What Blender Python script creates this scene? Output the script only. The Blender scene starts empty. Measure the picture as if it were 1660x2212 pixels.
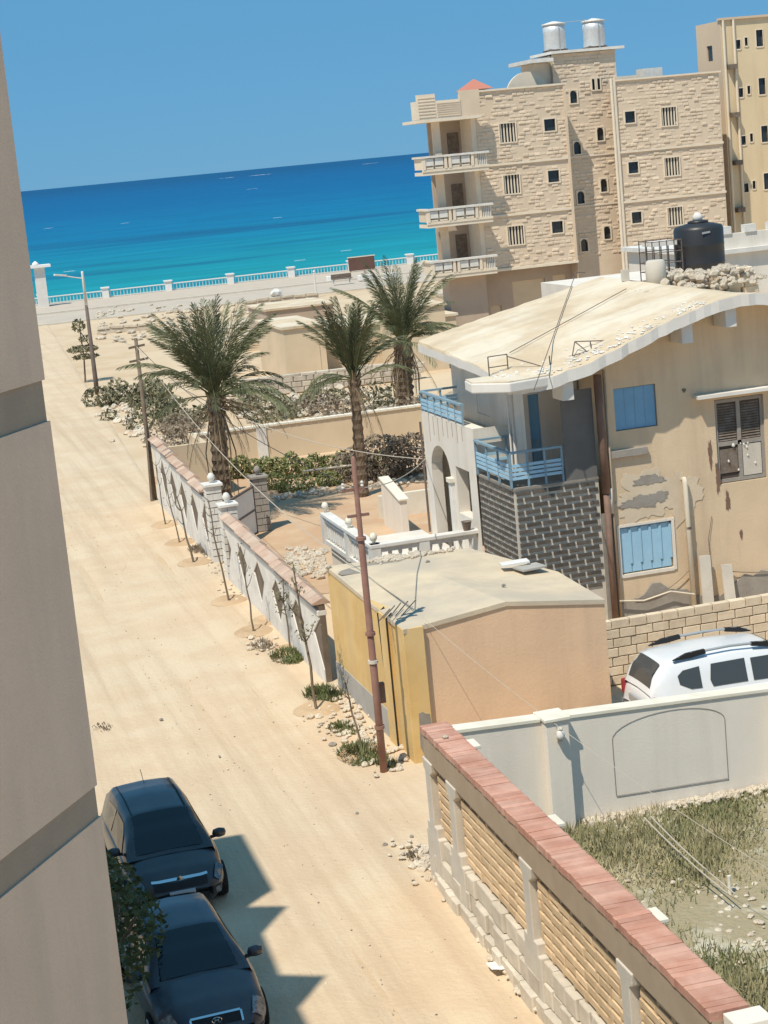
import bpy, bmesh, math, random
from mathutils import Vector, Matrix
R = math.radians
random.seed(7)
rnd = random.uniform
scene = bpy.context.scene
COL = scene.collection

# ---------------------------------------------------------------- camera
# world: X = across the street (to the right), Y = along the street to the sea, Z up, metres
CAM_H = 11.6; FPX = 4000.0; ROLL = math.atan(0.0955)
PITCH = math.atan((1106-338)*math.cos(ROLL)/FPX); YAW = R(14.7)
cp, sp = math.cos(PITCH), math.sin(PITCH); cy, sy = math.cos(YAW), math.sin(YAW); cr, sr = math.cos(ROLL), math.sin(ROLL)
fwd = Vector((sy*cp, cy*cp, -sp)); rt0 = Vector((cy, -sy, 0)); up0 = rt0.cross(fwd)
rt = cr*rt0 - sr*up0; up = sr*rt0 + cr*up0
cam_d = bpy.data.cameras.new('camera'); cam = bpy.data.objects.new('camera', cam_d); COL.objects.link(cam)
M = Matrix((rt, up, -fwd)).transposed().to_4x4(); M.translation = (0, 0, CAM_H)
cam.matrix_world = M
cam_d.sensor_fit = 'VERTICAL'; cam_d.sensor_height = 36.0; cam_d.sensor_width = 27.0
cam_d.lens = 36.0*FPX/2212.0
cam_d.clip_start = 0.1; cam_d.clip_end = 90000
scene.camera = cam

# ---------------------------------------------------------------- sky, sun, exposure
SUN_EL = 60.0; SHADOW_AZ = 48.0           # shadows fall towards +X +Y
w = bpy.data.worlds.new('World'); scene.world = w; w.use_nodes = True
nt = w.node_tree; nt.nodes.clear()
sky = nt.nodes.new('ShaderNodeTexSky'); sky.sky_type = 'NISHITA'; sky.sun_disc = False
sky.sun_elevation = R(SUN_EL); sky.sun_rotation = R(SHADOW_AZ + 180)
sky.altitude = 0; sky.air_density = 0.7; sky.dust_density = 0.0; sky.ozone_density = 10.0
tint = nt.nodes.new('ShaderNodeMix'); tint.data_type = 'RGBA'; tint.blend_type = 'MULTIPLY'
tint.inputs[0].default_value = 1.0; tint.inputs[7].default_value = (0.62, 0.76, 0.90, 1)
bg = nt.nodes.new('ShaderNodeBackground'); bg.inputs[1].default_value = 0.115
hz = nt.nodes.new('ShaderNodeMix'); hz.data_type = 'RGBA'; hz.inputs[0].default_value = 0.88; hz.inputs[7].default_value = (0.78, 2.3, 3.85, 1)   # even blue haze over the whole sky
out = nt.nodes.new('ShaderNodeOutputWorld')
nt.links.new(sky.outputs[0], tint.inputs[6]); nt.links.new(tint.outputs[2], hz.inputs[6]); nt.links.new(hz.outputs[2], bg.inputs[0]); nt.links.new(bg.outputs[0], out.inputs[0])
sd = bpy.data.lights.new('sun', 'SUN'); sd.energy = 3.5; sd.angle = R(0.53); sd.color = (1.0, 0.92, 0.78)
so = bpy.data.objects.new('sun', sd); COL.objects.link(so)
ldir = Vector((math.sin(R(SHADOW_AZ))*math.cos(R(SUN_EL)), math.cos(R(SHADOW_AZ))*math.cos(R(SUN_EL)), -math.sin(R(SUN_EL))))
so.rotation_euler = ldir.to_track_quat('-Z', 'Y').to_euler(); so.location = (-20, -20, 60)
vs = scene.view_settings; vs.view_transform = 'Standard'; vs.look = 'None'; vs.exposure = 0.37; vs.gamma = 1.0; vs.use_curve_mapping = False
SUNV = ldir

# pixel (of a 1660 x 2212 view) to a point on a plane
def rayw(x, y):
    dx, dy = x-830.0, y-1106.0
    d = rt*dx - up*dy + fwd*FPX
    return d
def PX(x, y, X):
    d = rayw(x, y); t = X/d.x; return Vector((X, d.y*t, CAM_H+d.z*t))
def PY(x, y, Y):
    d = rayw(x, y); t = Y/d.y; return Vector((d.x*t, Y, CAM_H+d.z*t))
def PZ(x, y, z=0.0):
    d = rayw(x, y); t = (z-CAM_H)/d.z; return Vector((d.x*t, d.y*t, z))

# ---------------------------------------------------------------- materials
def mat(name, col, rough=0.85, col2=None, scale=3.0, amt=0.5, bump=0.0, bscale=40.0, rand=0.0, metal=0.0, spec=0.3,
        stretch=None, detail=6.0, col3=None, scale3=0.6, amt3=0.5, thr=(0.4, 0.62), coat=0.0, obj_coords=False, bdist=0.02, streak=None, sscale=(2.2, 2.2, .18), samt=.5):
    m = bpy.data.materials.new(name); m.use_nodes = True; n = m.node_tree.nodes; l = m.node_tree.links
    b = n['Principled BSDF']; b.inputs['Roughness'].default_value = rough; b.inputs['Metallic'].default_value = metal
    b.inputs['Specular IOR Level'].default_value = spec
    if coat: b.inputs['Coat Weight'].default_value = coat; b.inputs['Coat Roughness'].default_value = 0.05
    if obj_coords:
        tc = n.new('ShaderNodeTexCoord'); pos = tc.outputs['Object']
    else:
        g = n.new('ShaderNodeNewGeometry'); pos = g.outputs['Position']
    if stretch:
        mp = n.new('ShaderNodeMapping'); mp.inputs['Scale'].default_value = stretch; l.new(pos, mp.inputs[0]); pos = mp.outputs[0]
    cur = None
    def noise(sc, dt=detail):
        t = n.new('ShaderNodeTexNoise'); t.inputs['Scale'].default_value = sc; t.inputs['Detail'].default_value = dt
        t.inputs['Roughness'].default_value = 0.6; l.new(pos, t.inputs['Vector']); return t.outputs['Fac']
    def ramp(fac, a, bb, mx):
        r = n.new('ShaderNodeMapRange'); r.inputs[1].default_value = a; r.inputs[2].default_value = bb; r.inputs[3].default_value = 0; r.inputs[4].default_value = mx
        l.new(fac, r.inputs[0]); return r.outputs[0]
    def mix(fac, a, c2, mode='MIX'):
        x = n.new('ShaderNodeMix'); x.data_type = 'RGBA'; x.blend_type = mode; l.new(fac, x.inputs[0])
        if isinstance(a, tuple): x.inputs[6].default_value = (*a, 1)
        else: l.new(a, x.inputs[6])
        if isinstance(c2, tuple): x.inputs[7].default_value = (*c2, 1)
        else: l.new(c2, x.inputs[7])
        return x.outputs[2]
    cur = col
    if col2: cur = mix(ramp(noise(scale), thr[0], thr[1], amt), cur, col2)
    if col3: cur = mix(ramp(noise(scale3), 0.45, 0.6, amt3), cur, col3)
    if streak:
        mp2 = n.new('ShaderNodeMapping'); mp2.inputs['Scale'].default_value = sscale; g2 = n.new('ShaderNodeNewGeometry'); l.new(g2.outputs['Position'], mp2.inputs[0])
        t2 = n.new('ShaderNodeTexNoise'); t2.inputs['Scale'].default_value = 1; t2.inputs['Detail'].default_value = 7; t2.inputs['Roughness'].default_value = .65; l.new(mp2.outputs[0], t2.inputs[0])
        cur = mix(ramp(t2.outputs['Fac'], .47, .68, samt), cur, streak)
    if rand:
        oi = n.new('ShaderNodeObjectInfo'); h = n.new('ShaderNodeHueSaturation')
        r = n.new('ShaderNodeMapRange'); r.inputs[3].default_value = 1-rand; r.inputs[4].default_value = 1+rand; l.new(oi.outputs['Random'], r.inputs[0]); l.new(r.outputs[0], h.inputs['Value'])
        if isinstance(cur, tuple): h.inputs['Color'].default_value = (*cur, 1)
        else: l.new(cur, h.inputs['Color'])
        cur = h.outputs[0]
    if isinstance(cur, tuple): b.inputs['Base Color'].default_value = (*cur, 1)
    else: l.new(cur, b.inputs['Base Color'])
    if bump:
        bp = n.new('ShaderNodeBump'); bp.inputs['Strength'].default_value = bump; bp.inputs['Distance'].default_value = bdist
        l.new(noise(bscale, 4), bp.inputs['Height']); l.new(bp.outputs[0], b.inputs['Normal'])
    return m

MT = {}
MT['sand'] = mat('sand', (.63, .485, .33), .95, (.55, .405, .255), .35, .8, .5, 9, col3=(.66, .53, .37), scale3=.12, amt3=.7, bdist=.06)
MT['road'] = mat('road_sand', (.645, .50, .345), .95, (.60, .45, .30), 1.1, .7, .5, 9, col3=(.67, .545, .385), scale3=.45, amt3=.8, bdist=.05, streak=(.53, .395, .265), sscale=(1.8, .05, 1), samt=.75)
MT['earth'] = mat('earth', (.56, .41, .26), .95, (.46, .32, .20), .8, .8, .6, 12, bdist=.05)
MT['redearth'] = mat('red_earth', (.52, .34, .21), .95, (.6, .44, .29), .6, .8, .5, 10)
MT['dryyard'] = mat('dry_yard', (.36, .30, .19), .95, (.58, .53, .42), .9, .9, .8, 10, thr=(.52, .66), bdist=.06)
MT['asphalt'] = mat('asphalt', (.50, .43, .35), .9, (.55, .475, .39), .3, .8)
MT['kerbstone'] = mat('kerb_stone', (.62, .56, .48), .9, (.5, .45, .38), 2, .6)
MT['promenade'] = mat('promenade_paving', (.55, .47, .38), .9, (.48, .4, .32), 1, .6)
MT['shadeplaster'] = mat('beige_plaster', (.745, .55, .415), .9, (.68, .50, .37), .9, .8, .35, 45, streak=(.56, .44, .34), sscale=(1.6, 1.6, .3), samt=.45)
MT['shadeband'] = mat('grey_band_plaster', (.37, .295, .225), .9, (.32, .255, .195), 1.6, .8, .35, 45)
MT['whitewall'] = mat('white_render', (.81, .74, .65), .9, (.75, .68, .59), .7, .6, .2, 25, streak=(.60, .53, .44), samt=.3)
MT['whitecap'] = mat('white_cap', (.78, .73, .62), .9, (.68, .62, .5), 2, .6)
MT['concrete'] = mat('grey_concrete', (.62, .565, .485), .92, (.54, .49, .42), 2.5, .8, .3, 30)
MT['stonebase'] = mat('plinth_block', (.64, .57, .47), .92, (.52, .46, .37), 3, .8, .5, 18, rand=.12)
MT['brick'] = mat('cream_brick', (.70, .52, .33), .9, (.60, .43, .26), 5, .7, .3, 40, rand=.16)
MT['darkjoint'] = mat('dark_mortar', (.075, .055, .04), .95)
MT['redbrick'] = mat('red_coping_brick', (.50, .25, .18), .9, (.60, .36, .275), 2.2, .9, .35, 26, rand=.13)
MT['beam'] = mat('brown_beam', (.40, .305, .215), .9, (.46, .36, .26), 2, .6)
MT['yellow'] = mat('yellow_paint', (.70, .47, .19), .9, (.62, .41, .17), 1.2, .8, .2, 20, col3=(.76, .56, .27), scale3=.9, amt3=.6, streak=(.62, .47, .27), samt=.6)
MT['tan'] = mat('tan_plaster', (.76, .525, .345), .9, (.70, .48, .31), .9, .8, .3, 18, streak=(.58, .40, .27), samt=.45)
MT['greydado'] = mat('grey_dado', (.44, .42, .385), .9, (.36, .34, .31), 1.5, .8)
MT['roofconc'] = mat('roof_concrete', (.66, .545, .39), .92, (.57, .47, .345), 1.1, .9, .35, 12, col3=(.48, .42, .34), scale3=.4, amt3=.7)
MT['recess'] = mat('recess_and_shade_brown', (.155, .12, .09), .92, (.22, .175, .135), 2, .7)  # brown recess paint, dark enough to double as shade below the capping
MT['darkpatch'] = mat('dark_patch', (.30, .27, .235), .92, (.22, .2, .17), 2, .7)
MT['white'] = mat('white_paint', (.74, .72, .68), .8, (.62, .59, .54), 2.5, .7, .15, 30)
MT['pwhite'] = mat('panel_white', (.76, .73, .68), .88, (.62, .59, .54), 1.8, .8, .3, 25)
MT['pinkcap'] = mat('pink_tile_cap', (.50, .34, .255), .9, (.58, .46, .36), 2.2, .8, rand=.12)
MT['stonewhite'] = mat('white_block', (.74, .61, .45), .92, (.64, .51, .365), 3, .8, .4, 20, rand=.10)
MT['houseplaster'] = mat('house_plaster', (.71, .555, .385), .92, (.63, .485, .33), .7, .8, .35, 20, streak=(.50, .385, .27), samt=.5)
MT['sidewhite'] = mat('side_render', (.78, .72, .64), .9, (.70, .64, .56), .9, .7, .25, 20, streak=(.56, .50, .42), samt=.4)
MT['roofslab'] = mat('roof_lime', (.68, .56, .40), .92, (.56, .44, .30), .7, .9, .6, 7, col3=(.74, .66, .53), scale3=.5, amt3=.8, streak=(.52, .42, .30), sscale=(.35, 2.0, 1), samt=.45, bdist=.05)
MT['fascia'] = mat('white_fascia', (.74, .71, .665), .85, (.66, .62, .57), 1.5, .7)
MT['blue'] = mat('blue_paint', (.20, .40, .60), .6, (.16, .34, .53), 2, .6)
MT['bluelight'] = mat('light_blue_paint', (.36, .58, .74), .6, (.31, .51, .67), 2, .6)
MT['railblue'] = mat('rail_blue', (.24, .36, .45), .5, (.19, .3, .38), 4, .6)
MT['darkbrick'] = mat('dark_brick', (.095, .082, .07), .75, (.14, .12, .10), 6, .7, .3, 40, rand=.2)
MT['paleplaster'] = mat('pale_repair_plaster', (.68, .57, .43), .92, (.60, .49, .36), 2, .7, .25, 22)
MT['mortar'] = mat('pale_mortar', (.66, .60, .51), .95, (.50, .45, .38), 3, .6)
MT['greypatch'] = mat('grey_patch', (.34, .31, .275), .95, (.28, .25, .22), 2, .8, .5, 14)
MT['brownpipe'] = mat('brown_pipe', (.19, .115, .085), .7, (.25, .16, .12), 3, .7)
MT['creampipe'] = mat('cream_pipe', (.70, .62, .50), .6)
MT['greysheet'] = mat('grey_sheet', (.15, .145, .14), .8, (.19, .18, .17), 1.2, .7)
MT['wood'] = mat('weathered_wood', (.16, .12, .09), .85, (.24, .2, .17), 6, .8)
MT['glass'] = mat('dark_glass', (.035, .04, .045), .12, spec=.5)
MT['interior'] = mat('dark_interior', (.10, .075, .06), .9)
MT['polebrown'] = mat('rusty_pole', (.26, .135, .105), .75, (.33, .19, .15), 3, .8)
MT['polegrey'] = mat('grey_pole', (.13, .10, .085), .7, (.18, .14, .12), 3, .7)
MT['wire'] = mat('pale_cable', (.50, .44, .36), .7)
MT['blackwire'] = mat('black_cable', (.03, .028, .026), .7)
MT['trunk'] = mat('palm_trunk', (.20, .145, .10), .95, (.11, .08, .055), 7, .9, .7, 22)
MT['frond'] = mat('palm_frond', (.105, .122, .058), .65, (.15, .158, .085), 2.5, .8, rand=.3)
MT['deadfrond'] = mat('dead_frond', (.27, .20, .125), .9, (.19, .14, .09), 3, .8, rand=.25)
MT['leafdark'] = mat('dark_leaf', (.075, .095, .035), .7, (.12, .13, .055), 2.2, .8)
MT['leafhedge'] = mat('hedge_leaf', (.16, .19, .07), .75, (.25, .25, .11), 2.0, .9)
MT['leafgrey'] = mat('grey_green_leaf', (.165, .16, .092), .85, (.235, .215, .14), 1.6, .9)
MT['leafdry'] = mat('dry_twig_leaf', (.29, .235, .175), .9, (.21, .17, .125), 1.8, .9)
MT['grass'] = mat('dry_grass', (.33, .30, .165), .9, (.52, .45, .29), .55, .8, thr=(.47, .62), col3=(.20, .215, .10), scale3=.33, amt3=.9)
MT['weed'] = mat('green_weed', (.12, .145, .055), .85, (.19, .19, .09), 3, .8)
MT['twig'] = mat('twig_bark', (.17, .13, .095), .9, (.23, .19, .145), 5, .7)
MT['stone'] = mat('pale_stone', (.60, .53, .43), .93, (.48, .40, .31), 3, .8, .4, 18, rand=.12)
MT['clad'] = mat('cladding_stone', (.76, .63, .485), .92, (.67, .545, .41), .7, .7, .3, 20, rand=.12)
MT['cladback'] = mat('cladding_base', (.69, .565, .43), .95, (.63, .51, .385), 1.2, .7)
MT['trim'] = mat('cream_trim', (.78, .68, .545), .9, (.70, .60, .475), 2, .6)
MT['groundfl'] = mat('ground_floor_render', (.50, .40, .315), .92, (.44, .35, .275), .7, .7)
MT['farbeige'] = mat('far_beige_plaster', (.68, .55, .39), .92, (.60, .48, .335), .5, .8)
MT['faryellow'] = mat('ochre_plaster', (.72, .585, .39), .92, (.66, .53, .35), .25, .7, streak=(.52, .40, .25), sscale=(.8,.8,.1), samt=.5)
MT['farpink'] = mat('buff_plaster', (.66, .52, .38), .92, (.60, .47, .34), .3, .7)
MT['redtile'] = mat('red_roof_tile', (.52, .21, .15), .8)
MT['metal'] = mat('galvanised', (.72, .74, .75), .45, (.6, .62, .64), 6, .6, metal=.35)
MT['blackplastic'] = mat('black_plastic', (.028, .028, .03), .42, spec=.5)
MT['carblack'] = mat('black_car_paint', (.030, .032, .038), .36, (.075, .07, .062), 1.6, .6, spec=.5, coat=.35)
MT['carblue'] = mat('dark_blue_car_paint', (.042, .050, .070), .36, (.085, .082, .080), 1.6, .6, spec=.5, coat=.35)
MT['carwhite'] = mat('white_car_paint', (.74, .76, .78), .3, spec=.5, coat=.6)
MT['carglass'] = mat('car_glass', (.012, .014, .017), .06, spec=.6)
MT['suvglass'] = mat('tinted_glass', (.06, .068, .072), .1, spec=.5)
MT['chrome'] = mat('chrome', (.75, .75, .76), .15, metal=1.0)
MT['lampglass'] = mat('headlamp_lens', (.26, .27, .28), .08, (.08, .08, .085), 14, .9, spec=.8, coat=1.0)
MT['lampdark'] = mat('smoked_lens', (.07, .072, .08), .08, (.02, .02, .022), 12, .9, spec=.8, coat=1.0)
MT['taillamp'] = mat('tail_lamp_red', (.30, .02, .03), .15, spec=.6)
MT['tyre'] = mat('tyre_rubber', (.018, .018, .018), .85)
MT['rim'] = mat('wheel_rim', (.45, .46, .47), .35, metal=.7)
MT['blacktrim'] = mat('black_trim', (.022, .022, .024), .55)
MT['greytrim'] = mat('silver_trim', (.42, .44, .45), .4, metal=.3)
MT['paper'] = mat('paper', (.8, .78, .74), .9)
MT['boardbrown'] = mat('brown_board', (.14, .075, .06), .8, (.17, .1, .08), 1, .6)
MT['seawhite'] = mat('sea_fence_white', (.80, .78, .75), .8)
MT['railgreen'] = mat('pale_metal_rail', (.62, .66, .64), .6)

# ---------------------------------------------------------------- geometry helpers
class MB:
    def __init__(s): s.v = []; s.f = []
    def add(s, vs_, fs):
        o = len(s.v); s.v += [tuple(p) for p in vs_]; s.f += [tuple(i+o for i in f) for f in fs]; return s
    def box(s, x0, x1, y0, y1, z0, z1):
        return s.add([(x0,y0,z0),(x1,y0,z0),(x1,y1,z0),(x0,y1,z0),(x0,y0,z1),(x1,y0,z1),(x1,y1,z1),(x0,y1,z1)],
                     [(0,3,2,1),(4,5,6,7),(0,1,5,4),(1,2,6,5),(2,3,7,6),(3,0,4,7)])
    def prism(s, poly, axis, d0, d1):
        n = len(poly)
        def P(a, b, d): return (d,a,b) if axis == 'X' else (a,d,b) if axis == 'Y' else (a,b,d)
        return s.add([P(a,b,d0) for a,b in poly]+[P(a,b,d1) for a,b in poly],
                     [tuple(range(n)), tuple(range(2*n-1, n-1, -1))]+[(i, i+n, (i+1)%n+n, (i+1)%n) for i in range(n)])
    def obox(s, c, u, v, w_):     # oriented box: centre and three half vectors
        c, u, v, w_ = Vector(c), Vector(u), Vector(v), Vector(w_)
        P = [c+a*u+b*v+d*w_ for d in (-1,1) for a,b in ((-1,-1),(1,-1),(1,1),(-1,1))]
        return s.add(P, [(0,3,2,1),(4,5,6,7),(0,1,5,4),(1,2,6,5),(2,3,7,6),(3,0,4,7)])
    def tube(s, pts, r, n=6, r2=None, cap=True):
        pts = [Vector(p) for p in pts]; k = len(pts); r2 = r if r2 is None else r2; vs_ = []; fs = []
        ref = Vector((.3, .9, .31))
        for i, p in enumerate(pts):
            t = (pts[min(i+1,k-1)]-pts[max(i-1,0)]).normalized()
            a = t.cross(ref); a = a.normalized() if a.length > .05 else t.cross(Vector((1,0,0))).normalized()
            b = t.cross(a); q = r+(r2-r)*i/max(1,k-1)
            vs_ += [p+q*(a*math.cos(6.2832*j/n)+b*math.sin(6.2832*j/n)) for j in range(n)]
        for i in range(k-1):
            fs += [(i*n+j, i*n+(j+1)%n, (i+1)*n+(j+1)%n, (i+1)*n+j) for j in range(n)]
        if cap: fs += [tuple(range(n-1,-1,-1)), tuple((k-1)*n+j for j in range(n))]
        return s.add(vs_, fs)
    def lathe(s, prof, c, n=16, cap=True):
        vs_ = []; k = len(prof)
        for r, z in prof: vs_ += [(c[0]+r*math.cos(6.2832*j/n), c[1]+r*math.sin(6.2832*j/n), c[2]+z) for j in range(n)]
        fs = [(i*n+j, i*n+(j+1)%n, (i+1)*n+(j+1)%n, (i+1)*n+j) for i in range(k-1) for j in range(n)]
        if cap: fs += [tuple(range(n-1,-1,-1)), tuple((k-1)*n+j for j in range(n))]
        return s.add(vs_, fs)
    def rock(s, c, r, sq=.7, seed=None):
        rr = random.Random(seed if seed is not None else rnd(0, 1e6)); vs_ = []; n = 6
        for i, (ph, q) in enumerate(((-.95,.45),(-.35,1),(.35,.92),(.9,.45))):
            for j in range(n):
                a = 6.2832*(j+.5*(i%2))/n; k = r*rr.uniform(.75,1.2)
                vs_.append((c[0]+k*q*math.cos(a), c[1]+k*q*math.sin(a), c[2]+sq*r*ph*rr.uniform(.85,1.1)))
        fs = [(i*n+j, i*n+(j+1)%n, (i+1)*n+(j+1)%n, (i+1)*n+j) for i in range(3) for j in range(n)]
        fs += [tuple(range(n-1,-1,-1)), tuple(3*n+j for j in range(n))]
        return s.add(vs_, fs)
    def grid(s, P, close=False):   # P[i][j] points
        k, n = len(P), len(P[0]); vs_ = [p for row in P for p in row]
        return s.add(vs_, [(i*n+j, i*n+(j+1)%n, (i+1)*n+(j+1)%n, (i+1)*n+j) for i in range(k-1) for j in range(n if close else n-1)])
    def wallY(s, y, x0, x1, z0, z1, holes=(), depth=.18, flip=1):   # face looking to -Y, rectangular openings with reveals
        xs = sorted({x0, x1, *[h[0] for h in holes], *[h[1] for h in holes]}); zs = sorted({z0, z1, *[h[2] for h in holes], *[h[3] for h in holes]})
        for a, b in zip(xs, xs[1:]):
            for c, d in zip(zs, zs[1:]):
                mx, mz = (a+b)/2, (c+d)/2
                if not any(h[0] < mx < h[1] and h[2] < mz < h[3] for h in holes):
                    s.add([(a,y,c),(b,y,c),(b,y,d),(a,y,d)], [(0,1,2,3)])
        for h in holes:
            a, b, c, d = h[:4]; e = y+depth*flip
            s.add([(a,y,c),(b,y,c),(b,y,d),(a,y,d),(a,e,c),(b,e,c),(b,e,d),(a,e,d)], [(0,4,5,1),(1,5,6,2),(2,6,7,3),(3,7,4,0)])
        return s
    def wallX(s, x, y0, y1, z0, z1, holes=(), depth=.18):            # face looking to -X
        t = MB().wallY(x, y0, y1, z0, z1, holes, depth)
        return s.add([(b,a,c) for a,b,c in t.v], [tuple(reversed(f)) for f in t.f])
    def mesh(s, name, off=(0,0,0), mat_=None, smooth=False):
        me = bpy.data.meshes.new(name); ox, oy, oz = off
        me.from_pydata([(x-ox, y-oy, z-oz) for x,y,z in s.v], [], s.f); me.validate()
        if smooth: me.polygons.foreach_set('use_smooth', [True]*len(me.polygons))
        if mat_: me.materials.append(MT[mat_] if isinstance(mat_, str) else mat_)
        me.update(); return me
ROOT = {}
def root_off(p):
    return ROOT.get(p.name, Vector((0,0,0))) if p else Vector((0,0,0))
def bevel(o, wd, seg=2):
    m = o.modifiers.new('bevel', 'BEVEL'); m.width = wd; m.segments = seg; m.limit_method = 'ANGLE'; m.angle_limit = R(40); return o
def build(mb, name, mt, parent=None, smooth=False, bev=0, off=None, label=None):
    off = root_off(parent) if off is None else Vector(off)
    o = bpy.data.objects.new(name, mb.mesh(name, off, mt, smooth)); COL.objects.link(o)
    if parent: o.parent = parent; ROOT[o.name] = off
    if bev: bevel(o, bev)
    if label: o['label'] = label
    return o
def thing(name, label, cat, loc=(0,0,0), group=None, rotz=0):
    o = bpy.data.objects.new(name, None); COL.objects.link(o); o.location = loc; o.rotation_euler = (0,0,rotz); o.empty_display_size = .3
    o['label'] = label; o['category'] = cat
    if group: o['group'] = group
    ROOT[o.name] = Vector(loc); return o
def solo(mb, name, mt, label, cat, loc=(0,0,0), group=None, smooth=False, bev=0):   # a thing that is one mesh; mesh given in world metres
    o = bpy.data.objects.new(name, mb.mesh(name, loc, mt, smooth)); COL.objects.link(o); o.location = loc
    o['label'] = label; o['category'] = cat
    if group: o['group'] = group
    if bev: bevel(o, bev)
    ROOT[o.name] = Vector(loc); return o
def struct(mb, name, mt, smooth=False):
    o = bpy.data.objects.new(name, mb.mesh(name, (0,0,0), mt, smooth)); COL.objects.link(o); o['kind'] = 'structure'; ROOT[o.name] = Vector((0,0,0)); return o
def stuff(mb, name, mt, label, cat, smooth=False):
    o = bpy.data.objects.new(name, mb.mesh(name, (0,0,0), mt, smooth)); COL.objects.link(o); o['kind'] = 'stuff'; o['label'] = label; o['category'] = cat; return o
def piece(name, me, loc, parent, scale=(1,1,1), rot=(0,0,0)):
    o = bpy.data.objects.new(name, me); COL.objects.link(o); o.parent = parent; o.location = Vector(loc)-root_off(parent)
    o.scale = scale; o.rotation_euler = rot; return o
def copy_tree(o, parent=None):
    c = o.copy(); COL.objects.link(c); c.parent = parent
    for ch in list(o.children): copy_tree(ch, c)
    return c
def chamfer_box(l, d, h, c):     # unit piece: box with chamfered -Y face edges, centred; l along X, h along Z, d along Y (face at -d/2)
    x, y, z = l/2, d/2, h/2
    V = [(-x,y,-z),(x,y,-z),(x,y,z),(-x,y,z),(-x,-y+c,-z),(x,-y+c,-z),(x,-y+c,z),(-x,-y+c,z),(-x+c,-y,-z+c),(x-c,-y,-z+c),(x-c,-y,z-c),(-x+c,-y,z-c)]
    F = [(0,3,2,1),(0,1,5,4),(1,2,6,5),(2,3,7,6),(3,0,4,7),(4,5,9,8),(5,6,10,9),(6,7,11,10),(7,4,8,11),(8,9,10,11)]
    return V, F
def leaf_cloud(mb, blobs, n, size, rr=None):
    """leaf quads spread through a set of ellipsoids (cx,cy,cz,rx,ry,rz), denser near the shell"""
    rr = rr or random
    tot = sum(b[3]*b[4]*b[5] for b in blobs)
    for b in blobs:
        for _ in range(max(4, int(n*b[3]*b[4]*b[5]/tot))):
            while True:
                p = Vector((rr.uniform(-1,1), rr.uniform(-1,1), rr.uniform(-1,1)))
                if .2 < p.length < 1: break
            p = p.normalized()*(p.length**.45)
            c = Vector((b[0]+p.x*b[3], b[1]+p.y*b[4], max(.03, b[2]+p.z*b[5])))
            a = Vector((rr.uniform(-1,1), rr.uniform(-1,1), rr.uniform(-.6,1))).normalized()
            q = a.cross(Vector((rr.uniform(-1,1), rr.uniform(-1,1), rr.uniform(-1,1)))).normalized()
            l = size*rr.uniform(.6,1.4)
            mb.add([c-a*l, c+q*l*.45, c+a*l, c-q*l*.45], [(0,1,2,3)])
    return mb
def catenary(a, b, sag, n=14):
    a, b = Vector(a), Vector(b); return [a.lerp(b, i/n)-Vector((0,0,sag*4*(i/n)*(1-i/n))) for i in range(n+1)]
# ================================================================ SETTING
g = MB(); xs = [-400, -60] + [(-20+i*2) for i in range(46)] + [120, 400]; ys = [-40] + [i*2.0 for i in range(0, 82)] + [178, 191.5]
def gz(x, y): return 0.0
g.grid([[(x, y, -.02) for x in xs] for y in ys])
struct(g, 'ground', 'sand')
# sandy street, slightly crowned and rutted, its right edge banked up against the walls
r = MB(); rows = []
for i in range(0, 150):
    y = 8+i*1.06
    xr = 7.9 if y < 28.3 else 7.9+(y-28.3)*1.1 if y < 29.4 else 9.1 if y < 66 else 9.1+(y-66)*.055
    xl = -1.0 if y < 40 else -1.0+(y-40)*.04
    row = []
    for k in range(81):
        t = k/80; x = xl+(xr-xl)*t
        z = .006+.02*abs(t-.5)**2*4 + .010*math.sin(x*5.1+y*.3)+.012*math.sin(y*.53+x*1.7)*abs(t-.5)
        z -= .034*sum(math.exp(-((x-q-.25*math.sin(y*.11+q))/.16)**2) for q in (3.9, 5.3, 5.9, 7.3))*(.6+.4*math.sin(y*.37))
        if t == 0 or t == 1: z = z if (t == 1 and y < 66) else -.03
        row.append((x, y, max(z, -.03)))
    rows.append(row)
r.grid(rows); struct(r, 'sandy_road', 'road', True)
# shore road, kerbs, promenade
struct(MB().box(-300, 400, 163.5, 177, -.5, .02), 'shore_road', 'asphalt')
k = MB().box(-300, 400, 163.0, 163.5, -.5, .13); struct(k, 'kerb', 'kerbstone')
k = MB().box(-300, 400, 177, 177.5, -.5, .18); struct(k, 'kerb', 'kerbstone')
struct(MB().box(-300, 400, 177.5, 191.2, -.5, .15), 'promenade', 'promenade')
struct(MB().box(-400, 400, 191.2, 192.4, -4.5, .12), 'sea_wall', 'kerbstone')
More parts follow.
